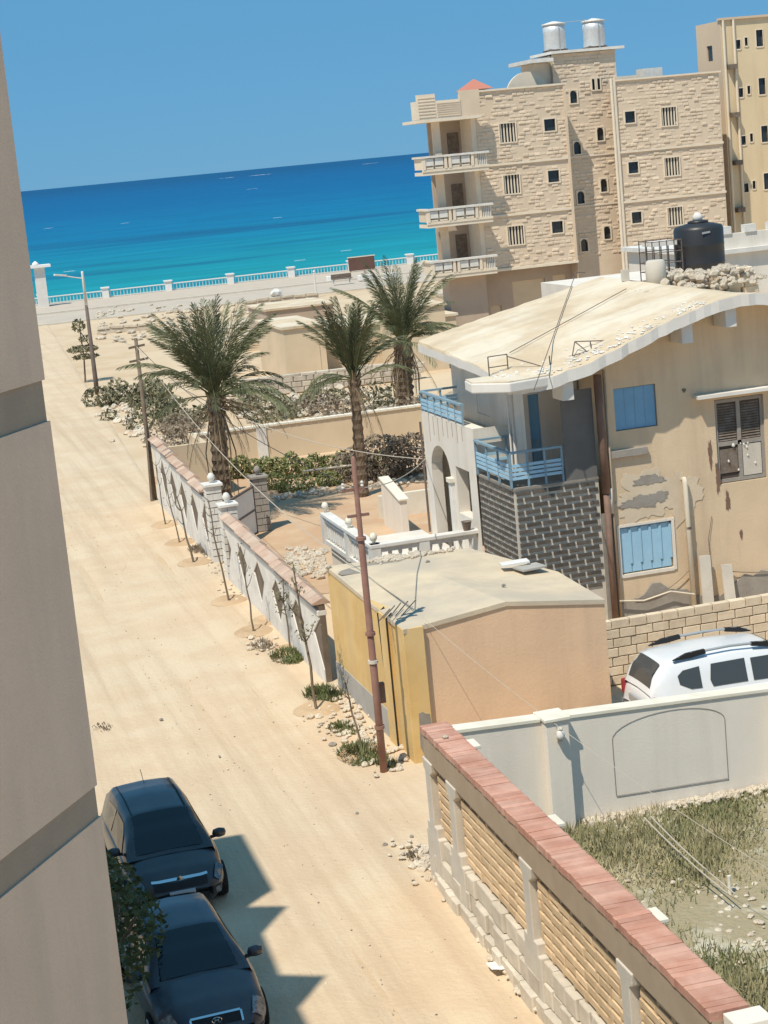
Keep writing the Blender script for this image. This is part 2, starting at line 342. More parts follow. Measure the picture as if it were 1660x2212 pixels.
# sea
m = bpy.data.materials.new('sea_water'); m.use_nodes = True; n = m.node_tree.nodes; l = m.node_tree.links; b = n['Principled BSDF']
b.inputs['Roughness'].default_value = .42; b.inputs['Specular IOR Level'].default_value = .10; b.inputs['IOR'].default_value = 1.33
geo = n.new('ShaderNodeNewGeometry'); sx = n.new('ShaderNodeSeparateXYZ'); l.new(geo.outputs['Position'], sx.inputs[0])
def mth(op, a, bb=None):
    x = n.new('ShaderNodeMath'); x.operation = op
    for i, q in enumerate((a, bb)):
        if q is None: continue
        if isinstance(q, (int, float)): x.inputs[i].default_value = q
        else: l.new(q, x.inputs[i])
    return x.outputs[0]
def sea_noise(scl, det=5, ofs=0):
    mp = n.new('ShaderNodeMapping'); mp.inputs['Scale'].default_value = scl; mp.inputs['Location'].default_value = (ofs, ofs, 0); l.new(geo.outputs['Position'], mp.inputs[0])
    t = n.new('ShaderNodeTexNoise'); t.inputs['Scale'].default_value = 1; t.inputs['Detail'].default_value = det; t.inputs['Roughness'].default_value = .62; l.new(mp.outputs[0], t.inputs[0]); return t.outputs[0]
lg = mth('LOGARITHM', sx.outputs['Y'], 10.0)                     # depth grows away from the shore
wob = mth('MULTIPLY', mth('SUBTRACT', sea_noise((.004, .012, 1)), .5), .22)
fac = mth('DIVIDE', mth('SUBTRACT', mth('ADD', lg, wob), 2.2), 2.0)   # 158 m .. 15.8 km
cr_ = n.new('ShaderNodeValToRGB'); l.new(fac, cr_.inputs[0]); e = cr_.color_ramp.elements
stops = [(.05, (.025, .32, .335)), (.13, (.006, .25, .305)), (.19, (.002, .185, .30)), (.27, (.001, .15, .30)), (.40, (.001, .11, .27)), (.56, (.001, .095, .25)), (.80, (.003, .072, .19))]
e[0].position, e[0].color = stops[0][0], (*stops[0][1], 1); e[1].position, e[1].color = stops[-1][0], (*stops[-1][1], 1)
for p, c in stops[1:-1]: q = e.new(p); q.color = (*c, 1)
# weed beds on the sea floor
pw = mth('MULTIPLY', sea_noise((.0035, .02, 1), 6, 31), 1.0)
rg = n.new('ShaderNodeMapRange'); rg.inputs[1].default_value = .53; rg.inputs[2].default_value = .62; rg.inputs[4].default_value = .75; l.new(pw, rg.inputs[0])
lim = n.new('ShaderNodeMapRange'); lim.inputs[1].default_value = 2.9; lim.inputs[2].default_value = 2.65; l.new(lg, lim.inputs[0])
mx = n.new('ShaderNodeMix'); mx.data_type = 'RGBA'; l.new(mth('MULTIPLY', rg.outputs[0], lim.outputs[0]), mx.inputs[0]); l.new(cr_.outputs[0], mx.inputs[6]); mx.inputs[7].default_value = (.004, .085, .20, 1)
mot = n.new('ShaderNodeMapRange'); mot.inputs[1].default_value = .3; mot.inputs[2].default_value = .7; mot.inputs[3].default_value = .78; mot.inputs[4].default_value = 1.2; l.new(sea_noise((.03, .11, 1), 8, 77), mot.inputs[0])
hs_ = n.new('ShaderNodeHueSaturation'); l.new(mx.outputs[2], hs_.inputs['Color']); l.new(mot.outputs[0], hs_.inputs['Value']); l.new(hs_.outputs[0], b.inputs['Base Color'])
bp = n.new('ShaderNodeBump'); bp.inputs['Strength'].default_value = .55; bp.inputs['Distance'].default_value = .5
l.new(sea_noise((.12, .35, 1), 5, 5), bp.inputs['Height']); l.new(bp.outputs[0], b.inputs['Normal'])
s = MB().grid([[(x, y, -3.0) for x in (-60000, -6000, -600, 600, 6000, 60000)] for y in (192.3, 1000, 8000, 70000)])
struct(s, 'sea', m)
MT['foam'] = mat('sea_foam', (.8, .82, .82), .8)
def foam(px, py, ln, label):
    p = PZ(px, py, -2.93); mb = MB(); k = int(8+ln/6); top = []
    pts = []
    for i in range(k+1):
        t = i/k; hw = max(.03, math.sin(math.pi*t)**.5*ln*.02*rnd(.4,1.3)); pts.append((p.x+(t-.5)*ln, p.y+rnd(-1,1)*ln*.012, hw))
    mb.grid([[(x, y-h, -2.95), (x, y, -2.93+h*.25), (x, y+h, -2.95)] for x, y, h in pts])
    solo(mb, 'breaking_wave', 'foam', label, 'wave', (p.x, p.y, -2.95), 'white wave crests on the sea')
for px, py, ln, lb in ((492, 384, 38, 'small white wave crest on the horizon, left of the other two'), (562, 378, 52, 'longest white wave crest near the horizon, middle of three'),
                       (800, 353, 45, 'white wave crest near the horizon beside the tall stone building'), (270, 482, 3, 'tiny white crest in the blue water left of centre'),
                       (545, 408, 9, 'faint white crest halfway below the horizon crests'), (600, 470, 2.5, 'tiny white crest in the middle of the bay'),
                       (748, 541, 1.8, 'white crest on turquoise water above the brown board'), (648, 562, 1.8, 'white fleck on turquoise water left of the brown board'),
                       (105, 493, 3.5, 'white fleck on the water beside the shaded near wall'), (150, 586, 2, 'white ripple close to shore left of the street lamp')):
    foam(px, py, ln, lb)

# ================================================================ NEAR BUILDINGS ON THE LEFT (the street's left row)
nb = thing('apartment_building', 'near beige plastered building in shade with recessed grey floor bands at left edge', 'building', (-2, 10, 0))
A = Vector((1.04, 12.55)); du = Vector((.545, .839)).normalized(); dn = Vector((-du.y, du.x))
B = A-du*13.5; Cc = A+dn*4.2; Dd = B+dn*6
def slab(z0, z1, inset):
    off = du*(-inset)+dn*inset
    P = [A+off, Cc+dn*0-du*inset, Dd-du*0, B+dn*inset]
    return MB().prism([(p.x, p.y) for p in P], 'Z', z0, z1)
build(slab(-.05, 7.26, 0), 'wall', 'shadeplaster', nb)
build(slab(7.26, 7.49, .014), 'floor_band', 'shadeband', nb)
build(slab(7.49, 10.07, .0), 'wall', 'shadeplaster', nb)
build(slab(10.07, 10.35, .016), 'floor_band', 'shadeband', nb)
build(slab(10.35, 15.2, .0), 'wall', 'shadeplaster', nb)
build(slab(15.2, 15.4, -.12), 'roof_slab', 'shadeband', nb)
# the neighbour behind it: roof edge with stepped ledges, outline taken back along the sun from its shadow on the street
HB = 14.0; k = HB/math.tan(R(SUN_EL)); ox, oy = math.sin(R(SHADOW_AZ))*k, math.cos(R(SHADOW_AZ))*k
sh = [(4.44,31.2),(5.02,31.2),(4.97,28.37),(4.45,27.9),(5.04,27.58),(4.45,26.76),(4.37,25.18),(4.98,24.78),(4.38,23.99),(4.35,20.5)]
nb2 = thing('apartment_building', 'plastered building beside the parked cars, mostly hidden, with stepped roof ledges', 'building', (-6, 22, 0))
poly = [(x-ox, y-oy) for x, y in sh] + [(-9.5, 20.5-oy), (-9.5, 31.2-oy)]
build(MB().prism(poly, 'Z', HB-.35, HB), 'roof_ledge', 'shadeband', nb2)
build(MB().box(-9.4, 4.33-ox, 16.0, 31.0-oy, -.05, HB-.35), 'wall', 'shadeplaster', nb2)
for zz in (1.0, 4.4, 7.8, 10.6):
    for yy in (17.5, 20.6, 23.4):
        wf = build(MB().box(4.33-ox-.05, 4.33-ox+.05, yy-.5, yy+.5, zz, zz+1.3), 'window', 'wood', nb2)
        build(MB().box(4.33-ox+.02, 4.33-ox+.07, yy-.42, yy+.42, zz+.08, zz+1.22), 'pane', 'glass', wf)
# ================================================================ NEAR GARDEN WALL WITH RED COPING
WX = 7.47; W0, W1 = 16.45, 27.25
gw = thing('garden_wall', 'long cream brick garden wall with red brick coping along the street at lower right', 'wall', (7.8, 22, 0), None, R(-1.0))
build(MB().box(WX+.05, WX+.29, W0, W1, 0, 2.52), 'wall_core', 'darkjoint', gw)
build(MB().box(WX+.29, WX+.32, W0, W1, 0, 2.52), 'inner_render', 'concrete', gw)
posts = [27.25, 25.95, 22.45, 18.9]
# perforated brick panels: rows of blocks with a dark slot under each
V, F = chamfer_box(.335, .12, .108, .008); mb = MB().add(V, F)
for q in (-1, 1): mb.box(min(q*.1675, q*.135), max(q*.1675, q*.135), -.052, .05, -.0965, -.0538)
V2 = [(y, -x, z) for x, y, z in mb.v]        # turn the face from -Y to -X
me = bpy.data.meshes.new('brick'); me.from_pydata(V2, [], mb.f); me.materials.append(MT['brick']); me.validate(); me.update()
bounds = [(27.1, 26.1), (25.8, 22.6), (22.3, 19.05), (18.75, 16.5)]
RWS = 8; pitch = 1.2/RWS
for hi, lo in bounds:
    L = hi-lo; nb_ = max(1, round(L/.42)); st = L/nb_
    for rw in range(RWS):
        z = .87+pitch*(rw+.5); sh_ = (.0, .28, .1, .4, .18, .35, .05, .25)[rw]
        for i in range(nb_+(1 if sh_ else 0)):
            y0 = max(lo, lo+(i-sh_)*st); y1 = min(hi, lo+(i+1-sh_)*st)
            if y1-y0 < .06: continue
            piece('brick', me, (WX+.06+rnd(-.008,.008), (y0+y1)/2, z+.02+rnd(-.003,.003)), gw, (1, (y1-y0-.007)/.335, 1), (rnd(-.012,.012), 0, rnd(-.015,.015)))
    # horizontal slot shadow gaps: mortar strip set back between the blocks
    for rw in range(RWS+1):
        pass
# posts with bracket heads and stepped feet
for p in posts:
    w_ = .17
    build(MB().prism([(p-w_-.20, .0), (p+w_+.20, .0), (p+w_+.20, .88), (p+w_+.11, .88), (p+w_+.11, 1.05), (p+w_*.8, 1.05), (p+w_*.8, 1.90), (p+w_+.06, 1.96), (p+w_+.08, 2.12),
                      (p-w_-.08, 2.12), (p-w_-.06, 1.96), (p-w_*.8, 1.90), (p-w_*.8, 1.05), (p-w_-.11, 1.05), (p-w_-.11, .88), (p-w_-.20, .88)], 'X', WX-.11, WX+.06), 'post', 'concrete', gw, bev=.015)
# plinth blocks: three uneven courses, plus the end of the wall
V, F = chamfer_box(1, 1, 1, .06); bm_ = MB().add([(y, -x, z) for x, y, z in V], F); bme = bm_.mesh('plinth_block', (0,0,0), 'stonebase')
y = W0
for c, (z0, z1) in enumerate(((-.05, .24), (.24, .54), (.54, .85))):
    y = W0
    while y < W1-.05:
        ln = min(rnd(.32, .62), W1-y); out = (.13, .06, .02)[c]+rnd(-.03, .03)
        piece('plinth_block', bme, (WX+.05-out/2, y+ln/2, (z0+z1)/2), gw, (.2+out, ln-.018, z1-z0-.016), (rnd(-.03,.03), 0, rnd(-.03,.03))); y += ln
build(MB().box(WX-.02, WX+.34, W1, W1+.2, -.05, 2.50), 'end_post', 'concrete', gw, bev=.02)
build(MB().box(WX-.085, WX+.05, W0, W1+.19, 2.09, 2.53), 'beam', 'beam', gw, bev=.01)
# red coping bricks laid across
V, F = chamfer_box(1, 1, 1, .05); cm = MB().add([(x, z, -y) for x, y, z in V], F).mesh('coping_brick', (0,0,0), 'redbrick')
y = W0; i = 0
while y < W1+.2:
    piece('coping_brick', cm, (7.59, y+.055, 2.585+rnd(-.006,.006)), gw, (.45+rnd(-.012,.012), .104, .11), (rnd(-.02,.02), rnd(-.012,.012), rnd(-.02,.02))); y += .1125
# inner buttresses with pale caps
for yy in (27.1, 23.25, 19.65):
    q = build(MB().box(WX+.32, WX+.66, yy-.17, yy+.17, 0, 2.28), 'buttress', 'whitewall', gw)
    build(MB().box(WX+.345, WX+.72, yy-.2, yy+.2, 2.28, 2.33), 'cap', 'whitecap', q, bev=.008)
# end pier at the frame's lower right corner
pr = thing('gate_pier', 'grey block pier with flat pale slab where the red coped wall ends', 'pier', (7.75, 16.0, 0))
build(MB().box(7.36, 8.2, 15.6, 16.42, 0, 2.28), 'shaft', 'concrete', pr, bev=.01)
build(MB().box(7.40, 7.82, 16.1, 16.42, 2.28, 2.62), 'block', 'whitewall', pr, bev=.01)
build(MB().box(7.83, 8.8, 15.5, 16.5, 2.28, 2.36), 'slab', 'whitecap', pr, bev=.01)
# stone lying on the coping
solo(MB().rock((7.62, 26.6, 2.665), .05), 'stone', 'stone', 'small pale stone lying on the red brick coping', 'stone', (7.62, 26.6, 2.64))

# ================================================================ WHITE BOUNDARY WALL ACROSS THE YARD
ww = thing('boundary_wall', 'smooth white boundary wall with an arched outline in front of the white car', 'wall', (12, 28.6, 0))
def wt(x): return 2.11-(x-8.0)*.044
build(MB().prism([(8.0,0),(17.0,0),(17.0,wt(17)-.07),(8.0,wt(8)-.07)], 'Y', 28.6, 28.85), 'wall', 'whitewall', ww)
build(MB().prism([(8.0,wt(8)-.068),(9.88,wt(9.88)-.068),(9.88,wt(9.88)),(8.0,wt(8))], 'Y', 28.57, 28.90), 'coping', 'whitecap', ww, bev=.01)
build(MB().prism([(10.33,wt(10.33)-.068),(17.0,wt(17)-.068),(17.0,wt(17)),(10.33,wt(10.33))], 'Y', 28.57, 28.90), 'coping', 'whitecap', ww, bev=.01)
pl = build(MB().box(9.9, 10.31, 28.38, 28.6, 0, 2.0), 'pilaster', 'whitewall', ww, bev=.01)
build(MB().box(9.87, 10.34, 28.34, 28.91, 2.0, 2.06), 'cap', 'whitecap', pl, bev=.01)
pl2 = build(MB().box(14.16, 14.55, 28.38, 28.6, 0, 1.75), 'pilaster', 'whitewall', ww, bev=.01)
# arched outline: a fine raised moulding
pts = [(11.16, .40), (11.16, 1.42)] + [(12.22-1.06*math.cos(a), 1.42+.34*math.sin(a)) for a in [math.pi*i/16 for i in range(1, 16)]] + [(13.28, 1.42), (13.28, .30)]
tb = MB()
for (a, c), (d, e_) in zip(pts, pts[1:]): tb.tube([(a, 28.597, c), (d, 28.597, e_)], .008, 4)
tb.tube([(11.16, 28.597, .40), (13.28, 28.597, .33)], .015, 4)
build(tb, 'arch_moulding', 'greypatch', ww)
wl = thing('wall_lamp', 'small white jar lamp fixed on the pilaster of the white wall', 'lamp', (10.1, 28.3, 1.75))
build(MB().box(10.07, 10.15, 28.30, 28.38, 1.66, 1.72), 'bracket', 'concrete', wl)
build(MB().lathe([(.02,0),(.065,.015),(.075,.08),(.06,.15),(.03,.17)], (10.11, 28.27, 1.70), 12), 'glass', 'white', wl, True)
build(MB().lathe([(.04,0),(.05,.02),(.02,.05)], (10.11, 28.27, 1.872), 10), 'lid', 'whitecap', wl, True)
# yard ground and lime rubble at the wall's foot
struct(MB().grid([[(x, y, .035+.03*math.sin(x*2.1+y)+.03*math.sin(y*1.7-x*.8)) for x in [7.96+i*.6 for i in range(17)]] for y in [10+i*.62 for i in range(31)]]), 'yard_ground', 'dryyard', True)
rb = MB(); rr = random.Random(3)
for i in range(700):
    x = rr.uniform(10.5, 16.5); y = 28.55-abs(rr.gauss(0, .13)); rb.rock((x, y, .06+rr.uniform(0,.05)), rr.uniform(.02, .07), .8, i)
for i in range(150):
    x = PZ(1600, 1990, 0).x+rr.gauss(0, .9); y = PZ(1600, 1990, 0).y+rr.gauss(0, 1.1)
    rb.rock((x, y, .05), rr.uniform(.02, .06), .5, i+900)
for i in range(60):
    x = rr.uniform(8.6, 9.6); y = rr.uniform(17, 19.3); rb.rock((x, y, .05), rr.uniform(.02, .07), .6, i+1900)
stuff(rb, 'lime_rubble', 'stone', 'white lime rubble along the foot of the white wall and in the weedy yard', 'rubble')
# grass
gb = MB(); rr = random.Random(11)
def patch(x, y): return math.sin(x*1.3+1.1*math.sin(y*.9))+math.sin(y*1.1+2*math.sin(x*.7))+.7*math.sin(x*3.1-y*2.3)
n_ = 0; bc = PZ(1600, 1990, 0)
while n_ < 52000:
    x = rr.uniform(8.2, 16.5); y = rr.uniform(14, 28.45)
    if x-8.2 > (y-13)*.9: continue
    if (x-bc.x)**2/2.4+(y-bc.y)**2/3.4 < rr.uniform(.2, 1.3): continue
    if patch(x, y) < rr.uniform(-2.2, -.3): continue
    h = rr.uniform(.07, .24)*(1.15 if patch(x, y) > .5 else .8); a = rr.uniform(0, 6.28); wd = .017
    lx, ly = rr.gauss(0, .06), rr.gauss(0, .06)
    gb.add([(x-wd*math.cos(a), y-wd*math.sin(a), .02), (x+wd*math.cos(a), y+wd*math.sin(a), .02), (x+lx, y+ly, h)], [(0,1,2)]); n_ += 1
stuff(gb, 'yard_grass', 'grass', 'dry olive grass and weeds covering the walled yard', 'grass')
# a pair of pale cables slung across the yard towards the house behind
for k_, o in enumerate((0, 14)):
    a = PZ(1392+o*1.0, 1766-o*.2, .5); c = PZ(1572+o*1.2, 1930+o*.1, .35)
    d = c+(c-a)*1.1
    solo(MB().tube(catenary(a, c, .05, 8), .012, 5), 'cable', 'wire', ('left of the two pale cables stretched over the yard grass', 'right of the two pale cables stretched over the yard grass')[k_], 'cable', tuple(c))
solo(MB().lathe([(.03,0),(.025,.25),(.03,.33)], (PZ(1578, 1938, 0).x, PZ(1578, 1938, 0).y, .02), 8), 'cable_stake', 'whitecap', 'short pale stake in the grass where the two cables end', 'stake', (PZ(1578, 1938, 0).x, PZ(1578, 1938, 0).y, .02))

# ================================================================ STONE BLOCK WALL BEHIND THE WHITE CAR
bw = thing('block_wall', 'rough wall of pale limestone blocks behind the white car', 'wall', (16, 36, 0))
build(MB().box(13.42, 20.5, 36.06, 36.22, 0, 1.25), 'mortar_core', 'mortar', bw)
V, F = chamfer_box(1, 1, 1, .035); bl = MB().add(V, F).mesh('stone_block', (0,0,0), 'stonewhite')
z = 0.0; c = 0
while z < 1.26:
    h = .205; x = 13.4-(.19 if c % 2 else 0)
    while x < 20.5:
        ln = rnd(.36, .43); x0 = max(x, 13.4); x1 = x+ln
        if x1-x0 > .1: piece('stone_block', bl, ((x0+x1)/2, 36.05, z+h/2), bw, (x1-x0-.022, .17+rnd(-.015,.02), h-.022), (rnd(-.012,.012), rnd(-.01,.01), rnd(-.015,.015)))
        x = x1
    z += h; c += 1
x = 13.4
while x < 20.5:
    ln = rnd(.4, .7); piece('coping_stone', bl, (x+ln/2, 36.13, 1.265), bw, (ln-.015, .3, .05), (0, rnd(-.02,.02), 0)); x += ln

# ================================================================ YELLOW SHED
sx0, sx1, sy0, sy1 = 8.85, 13.05, 33.2, 39.3
sd_ = thing('shed', 'yellow and tan plastered flat roofed shed behind the rusty pole', 'shed', (11, 36, 0))
front = [(sx0+.42, 0), (sx1, 0), (sx1, 2.62), (11.0, 2.90), (9.27, 2.70)]
build(MB().prism(front, 'Y', 33.32, 33.6), 'front_wall', 'tan', sd_)
build(MB().box(sx1-.25, sx1-.004, 33.605, 36.2, 0, 2.60), 'right_wall', 'tan', sd_)
build(MB().box(sx0, sx0+.42, 33.2, 33.75, 0, 2.72), 'corner_pilaster', 'yellow', sd_, bev=.012)
build(MB().box(sx0+.05, sx0+.3, 33.752, 34.3, 0, 2.66), 'pilaster_recess', 'yellow', sd_)
build(MB().box(sx0-.02, sx0+.3, 34.302, 34.9, 0, 2.72), 'pilaster', 'yellow', sd_, bev=.012)
build(MB().box(sx0+.03, sx0+.3, 34.902, sy1, .42, 2.76), 'street_wall', 'yellow', sd_)
build(MB().box(sx0+.015, sx0+.3, 34.904, sy1, 0, .62), 'grey_dado', 'greydado', sd_)
build(MB().box(sx0+.31, 12.3, sy1-.25, sy1-.002, 0, 2.70), 'rear_wall', 'tan', sd_)
rf = MB(); P0 = [(sx0+.01, 33.18, 2.72), (9.27, 33.28, 2.72), (11.0, 33.29, 2.915), (sx1+.01, 33.29, 2.635), (sx1+.02, 35.9, 2.70), (12.45, 37.7, 2.78), (12.1, sy1-.3, 2.80), (sx0+.01, sy1+.02, 2.80), (10.6, 36.4, 2.90)]
fs_ = [(0,1,8),(1,2,8),(2,3,8),(3,4,8),(4,5,8),(5,6,8),(6,7,8),(7,0,8)]
rf.add(P0, fs_); rf.add([(a,b_,c-.09) for a,b_,c in P0], [tuple(reversed(f)) for f in fs_])
for i in range(8):
    j = (i+1) % 8; a, b_ = P0[i], P0[j]; rf.add([a, b_, (b_[0],b_[1],b_[2]-.09), (a[0],a[1],a[2]-.09)], [(0,3,2,1)])
build(rf, 'roof', 'roofconc', sd_)
# peeled plaster at the corner foot, electric conduit down the pilaster
pe = MB(); ang = [(rnd(.8,1.15), 6.2832*i/14) for i in range(14)]
pe.prism([(9.13+.16*r_*math.cos(a), .55+.52*r_*math.sin(a)) for r_, a in ang], 'Y', 33.19, 33.21); build(pe, 'peeled_patch', 'darkpatch', sd_)
cd = MB().tube([(sx0-.015, 34.30, .0), (sx0-.015, 34.30, 2.70), (sx0+.1, 34.28, 2.80)], .018, 6); build(cd, 'conduit', 'blackwire', sd_)
build(MB().tube([(sx0-.0, 34.86, 1.3), (sx0-.03, 34.88, 2.68), (sx0+.12, 34.9, 2.79)], .016, 6), 'conduit', 'blackwire', sd_)
mbx = thing('meter_box', 'small rusty meter box strapped to the rusty pole', 'box', (8.33, 33.25, 1.5))
build(MB().box(8.27, 8.39, 33.16, 33.28, 1.35, 1.75), 'case', 'polebrown', mbx, bev=.01); build(MB().box(8.28, 8.38, 33.15, 33.158, 1.38, 1.72), 'door', 'brownpipe', mbx)
# things lying on the shed roof
pt = MB(); ang = [(rnd(.8,1.2), 6.2832*i/18) for i in range(18)]
pt.prism([(9.75+.75*r_*math.cos(a), 38.35+.5*r_*math.sin(a)) for r_, a in ang], 'Z', 2.808, 2.822); build(pt, 'stain_patch', 'darkpatch', sd_)
def at_roof(px, py, z=2.86): return PZ(px, py, z)
p = at_roof(1145, 1225); solo(MB().obox((p.x, p.y, 2.86), (.28,.05,.0), (-.04,.22,0), (0,0,.02)), 'slab', 'greydado', 'grey broken slab lying at the back of the shed roof', 'slab', (p.x, p.y, 2.84))
p = at_roof(1130, 1222); solo(MB().obox((p.x-.15, p.y+.1, 2.93), (.3,-.03,.01), (.02,.16,0), (0,0,.02)), 'board', 'white', 'white board lying on the grey slab on the shed roof', 'board', (p.x, p.y, 2.91))
p = at_roof(868, 1325)
wf = MB()
for k_ in range(5): wf.tube([(p.x-.5+k_*.12, p.y-.12+rnd(-.1,.1), 2.83), (p.x-.1+k_*.13, p.y+.5+rnd(-.1,.1), 2.86+.03*k_)], .012, 4)
solo(wf, 'dry_branch', 'twig', 'dark dry branch lying on the front edge of the shed roof', 'branch', (p.x, p.y, 2.82))
for px, py, s_, lb in ((1088, 1264, .045, 'single dark stone near the right end of the shed roof'), (924, 1213, .05, 'dark stone on the shed roof below the white balustrade')):
    p = at_roof(px, py); solo(MB().rock((p.x, p.y, 2.86), s_), 'stone', 'darkpatch', lb, 'stone', (p.x, p.y, 2.83))
rb = MB(); rr = random.Random(5)
for i in range(110):
    x, y_ = 10.2+rr.gauss(0,.45)+.3, 38.95+rr.gauss(0,.12); rb.rock((x, min(y_, 39.2), 2.84), rr.uniform(.03,.09), .7, i)
stuff(rb, 'roof_rubble', 'stone', 'loose stones and rubble heaped at the back of the shed roof', 'rubble')
# ================================================================ POLES AND WIRES
pb = Vector((8.18, 33.06, 0))
up_ = thing('utility_pole', 'rusty brown steel pole standing in front of the yellow shed', 'pole', tuple(pb))
build(MB().lathe([(.074,-.1),(.074,2.2),(.068,2.22),(.065,4.6),(.052,4.65),(.048,6.15),(.02,6.2)], pb, 12), 'shaft', 'polebrown', up_, True)
for zz in (.9, 2.2, 2.75, 4.6): build(MB().lathe([(.10,0),(.10,.06)], pb+Vector((0,0,zz)), 12), 'clamp', 'concrete' if zz == 2.2 else 'polebrown', up_)
build(MB().box(pb.x-.28, pb.x+.16, pb.y-.03, pb.y+.03, 5.55, 5.6), 'cross_arm', 'polebrown', up_)
build(MB().box(pb.x-.22, pb.x+.2, pb.y-.03, pb.y+.03, 5.05, 5.1), 'cross_arm', 'polebrown', up_)
for dx in (-.25, .12): build(MB().lathe([(.02,0),(.035,.03),(.02,.06),(.035,.09),(.015,.12)], pb+Vector((dx,0,5.6)), 8), 'insulator', 'white', up_)
ub = Vector((8.98, 67.2, 0))
u2 = thing('utility_pole', 'old dark wooden pole at the far end of the patterned wall', 'pole', tuple(ub))
build(MB().lathe([(.10,-.1),(.08,3),(.065,6.0)], ub, 10), 'shaft', 'twig', u2, True)
build(MB().obox(ub+Vector((.02,-.02,5.2)), (.35,.0,.03), (0,.03,0), (0,0,.04)), 'cross_arm', 'twig', u2)
build(MB().obox(ub+Vector((0,-.02,5.7)), (.3,.0,.03), (0,.03,0), (0,0,.04)), 'cross_arm', 'twig', u2)
build(MB().tube([ub+Vector((-.15,-.3,0)), ub+Vector((-.02,-.1,2.8))], .06, 6, .04), 'brace', 'twig', u2)
lp = Vector((11.5, 105, 0))
lo = thing('street_lamp', 'tall dark street lamp with single arm at the seaward end of the street', 'street lamp', tuple(lp))
build(MB().lathe([(.14,-.1),(.13,1),(.09,5.0)], lp, 10), 'shaft', 'polegrey', lo, True)
build(MB().lathe([(.085,0),(.07,1.8),(.06,1.9)], lp+Vector((0,0,5.0)), 10), 'upper_shaft', 'fascia', lo, True)
build(MB().tube([lp+Vector((0,0,6.5)), lp+Vector((-.5,-.1,6.62)), lp+Vector((-1.0,-.2,6.75))], .035, 6), 'arm', 'fascia', lo)
build(MB().obox(lp+Vector((-1.25,-.25,6.82)), (.35,.07,-.06), (-.02,.10,0), (.01,0,.05)), 'lamp_head', 'white', lo, bev=.02)
wires = [((8.98,67.2,5.2),(13.75,46.6,3.6),.8,'wire',.013,'upper pale wire from the wooden pole down to the arched house'),
         ((8.98,67.2,5.7),(9.4,34.3,2.85),.9,'wire',.012,'pale wire sagging along the patterned wall to the shed roof'),
         ((8.98,67.2,5.75),(8.18,33.06,5.6),.5,'blackwire',.009,'thin dark wire between the wooden pole and the rusty pole'),
         ((11.5,105,5.1),(8.98,67.2,5.7),.5,'wire',.011,'thin wire from the street lamp to the wooden pole'),
         ((8.18,33.06,5.6),(13.6,46.97,3.6),.2,'wire',.012,'pale cable from the rusty pole to the corner of the arched house'),
         ((9.27,33.3,2.9),(11.2,21.0,1.2),.25,'wire',.005,'thin pale cable from the shed roof edge over the white wall')]
for a, c, sg, mt_, rad, lb in wires:
    solo(MB().tube(catenary(a, c, sg, 18), rad, 5), 'overhead_wire', mt_, lb, 'wire', tuple(Vector(a)))

# ================================================================ PATTERNED WHITE WALL AND GATE
def wx(y): return 8.76+(y-40)*.012
def pattern_wall(y0, y1, nbay, t0, t1, label, cap):
    th = thing('patterned_wall', label, 'wall', (wx(y0), y0, 0)); P = (y1-y0)/nbay
    build(MB().prism([(wx(y0)-.051,y0+.01),(wx(y1)-.051,y1-.01),(wx(y1)+.09,y1-.01),(wx(y0)+.09,y0+.01)], 'Z', 0, min(t0,t1)-.09), 'recess_backing', 'recess', th)  # kites are painted recesses; bare top band paints in shade under the cap
    def top(y): return t0+(t1-t0)*(y-y0)/(y1-y0)
    for i in range(nbay):
        a, b_ = y0+i*P, y0+(i+1)*P; h = top((a+b_)/2); x = wx((a+b_)/2); g_ = .025
        zl, zm, zh = .32, h*.56, h-.42
        d_ = .74
        pn = MB().prism([(a+g_,-.05),(b_-g_,-.05),(b_-g_,zl),(b_-d_,zm),(a+d_,zm),(a+g_,zl)], 'X', x-.09, x-.052); pn.prism([(a+d_,zm),(b_-d_,zm),(b_-g_,zh),(b_-g_,h-.34),(a+g_,h-.34),(a+g_,zh)], 'X', x-.09, x-.052); build(pn, 'panel', 'pwhite', th)
        build(MB().box(x-.115, x+.1, a+.004, b_-.004, h-.34, h-.22), 'rail', 'pwhite', th, bev=.01)
        # tile capping, one sloping course each side
        nt_ = max(2, int(P/.42))
        for j in range(nt_):
            ya = a+P*j/nt_; yb = a+P*(j+1)/nt_-.012
            build(MB().prism([(x-.22,h-.075),(x+.20,h-.075),(x+.20,h-.04),(x+.03,h+.07+rnd(-.006,.006)),(x-.22,h-.04)], 'Y', ya, yb), 'cap_tile', cap, th)
    return th
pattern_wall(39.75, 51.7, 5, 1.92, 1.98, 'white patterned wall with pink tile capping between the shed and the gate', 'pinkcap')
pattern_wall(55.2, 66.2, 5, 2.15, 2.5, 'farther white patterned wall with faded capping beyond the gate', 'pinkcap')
V, F = chamfer_box(1, 1, 1, .05)
blk = MB(); blk.box(-.5,.5,-.5,.5,-.5,.5); blk = blk.mesh('pillar_block', (0,0,0), 'pwhite')
blkd = MB().box(-.5,.5,-.5,.5,-.5,.5).mesh('pillar_block', (0,0,0), 'greypatch')
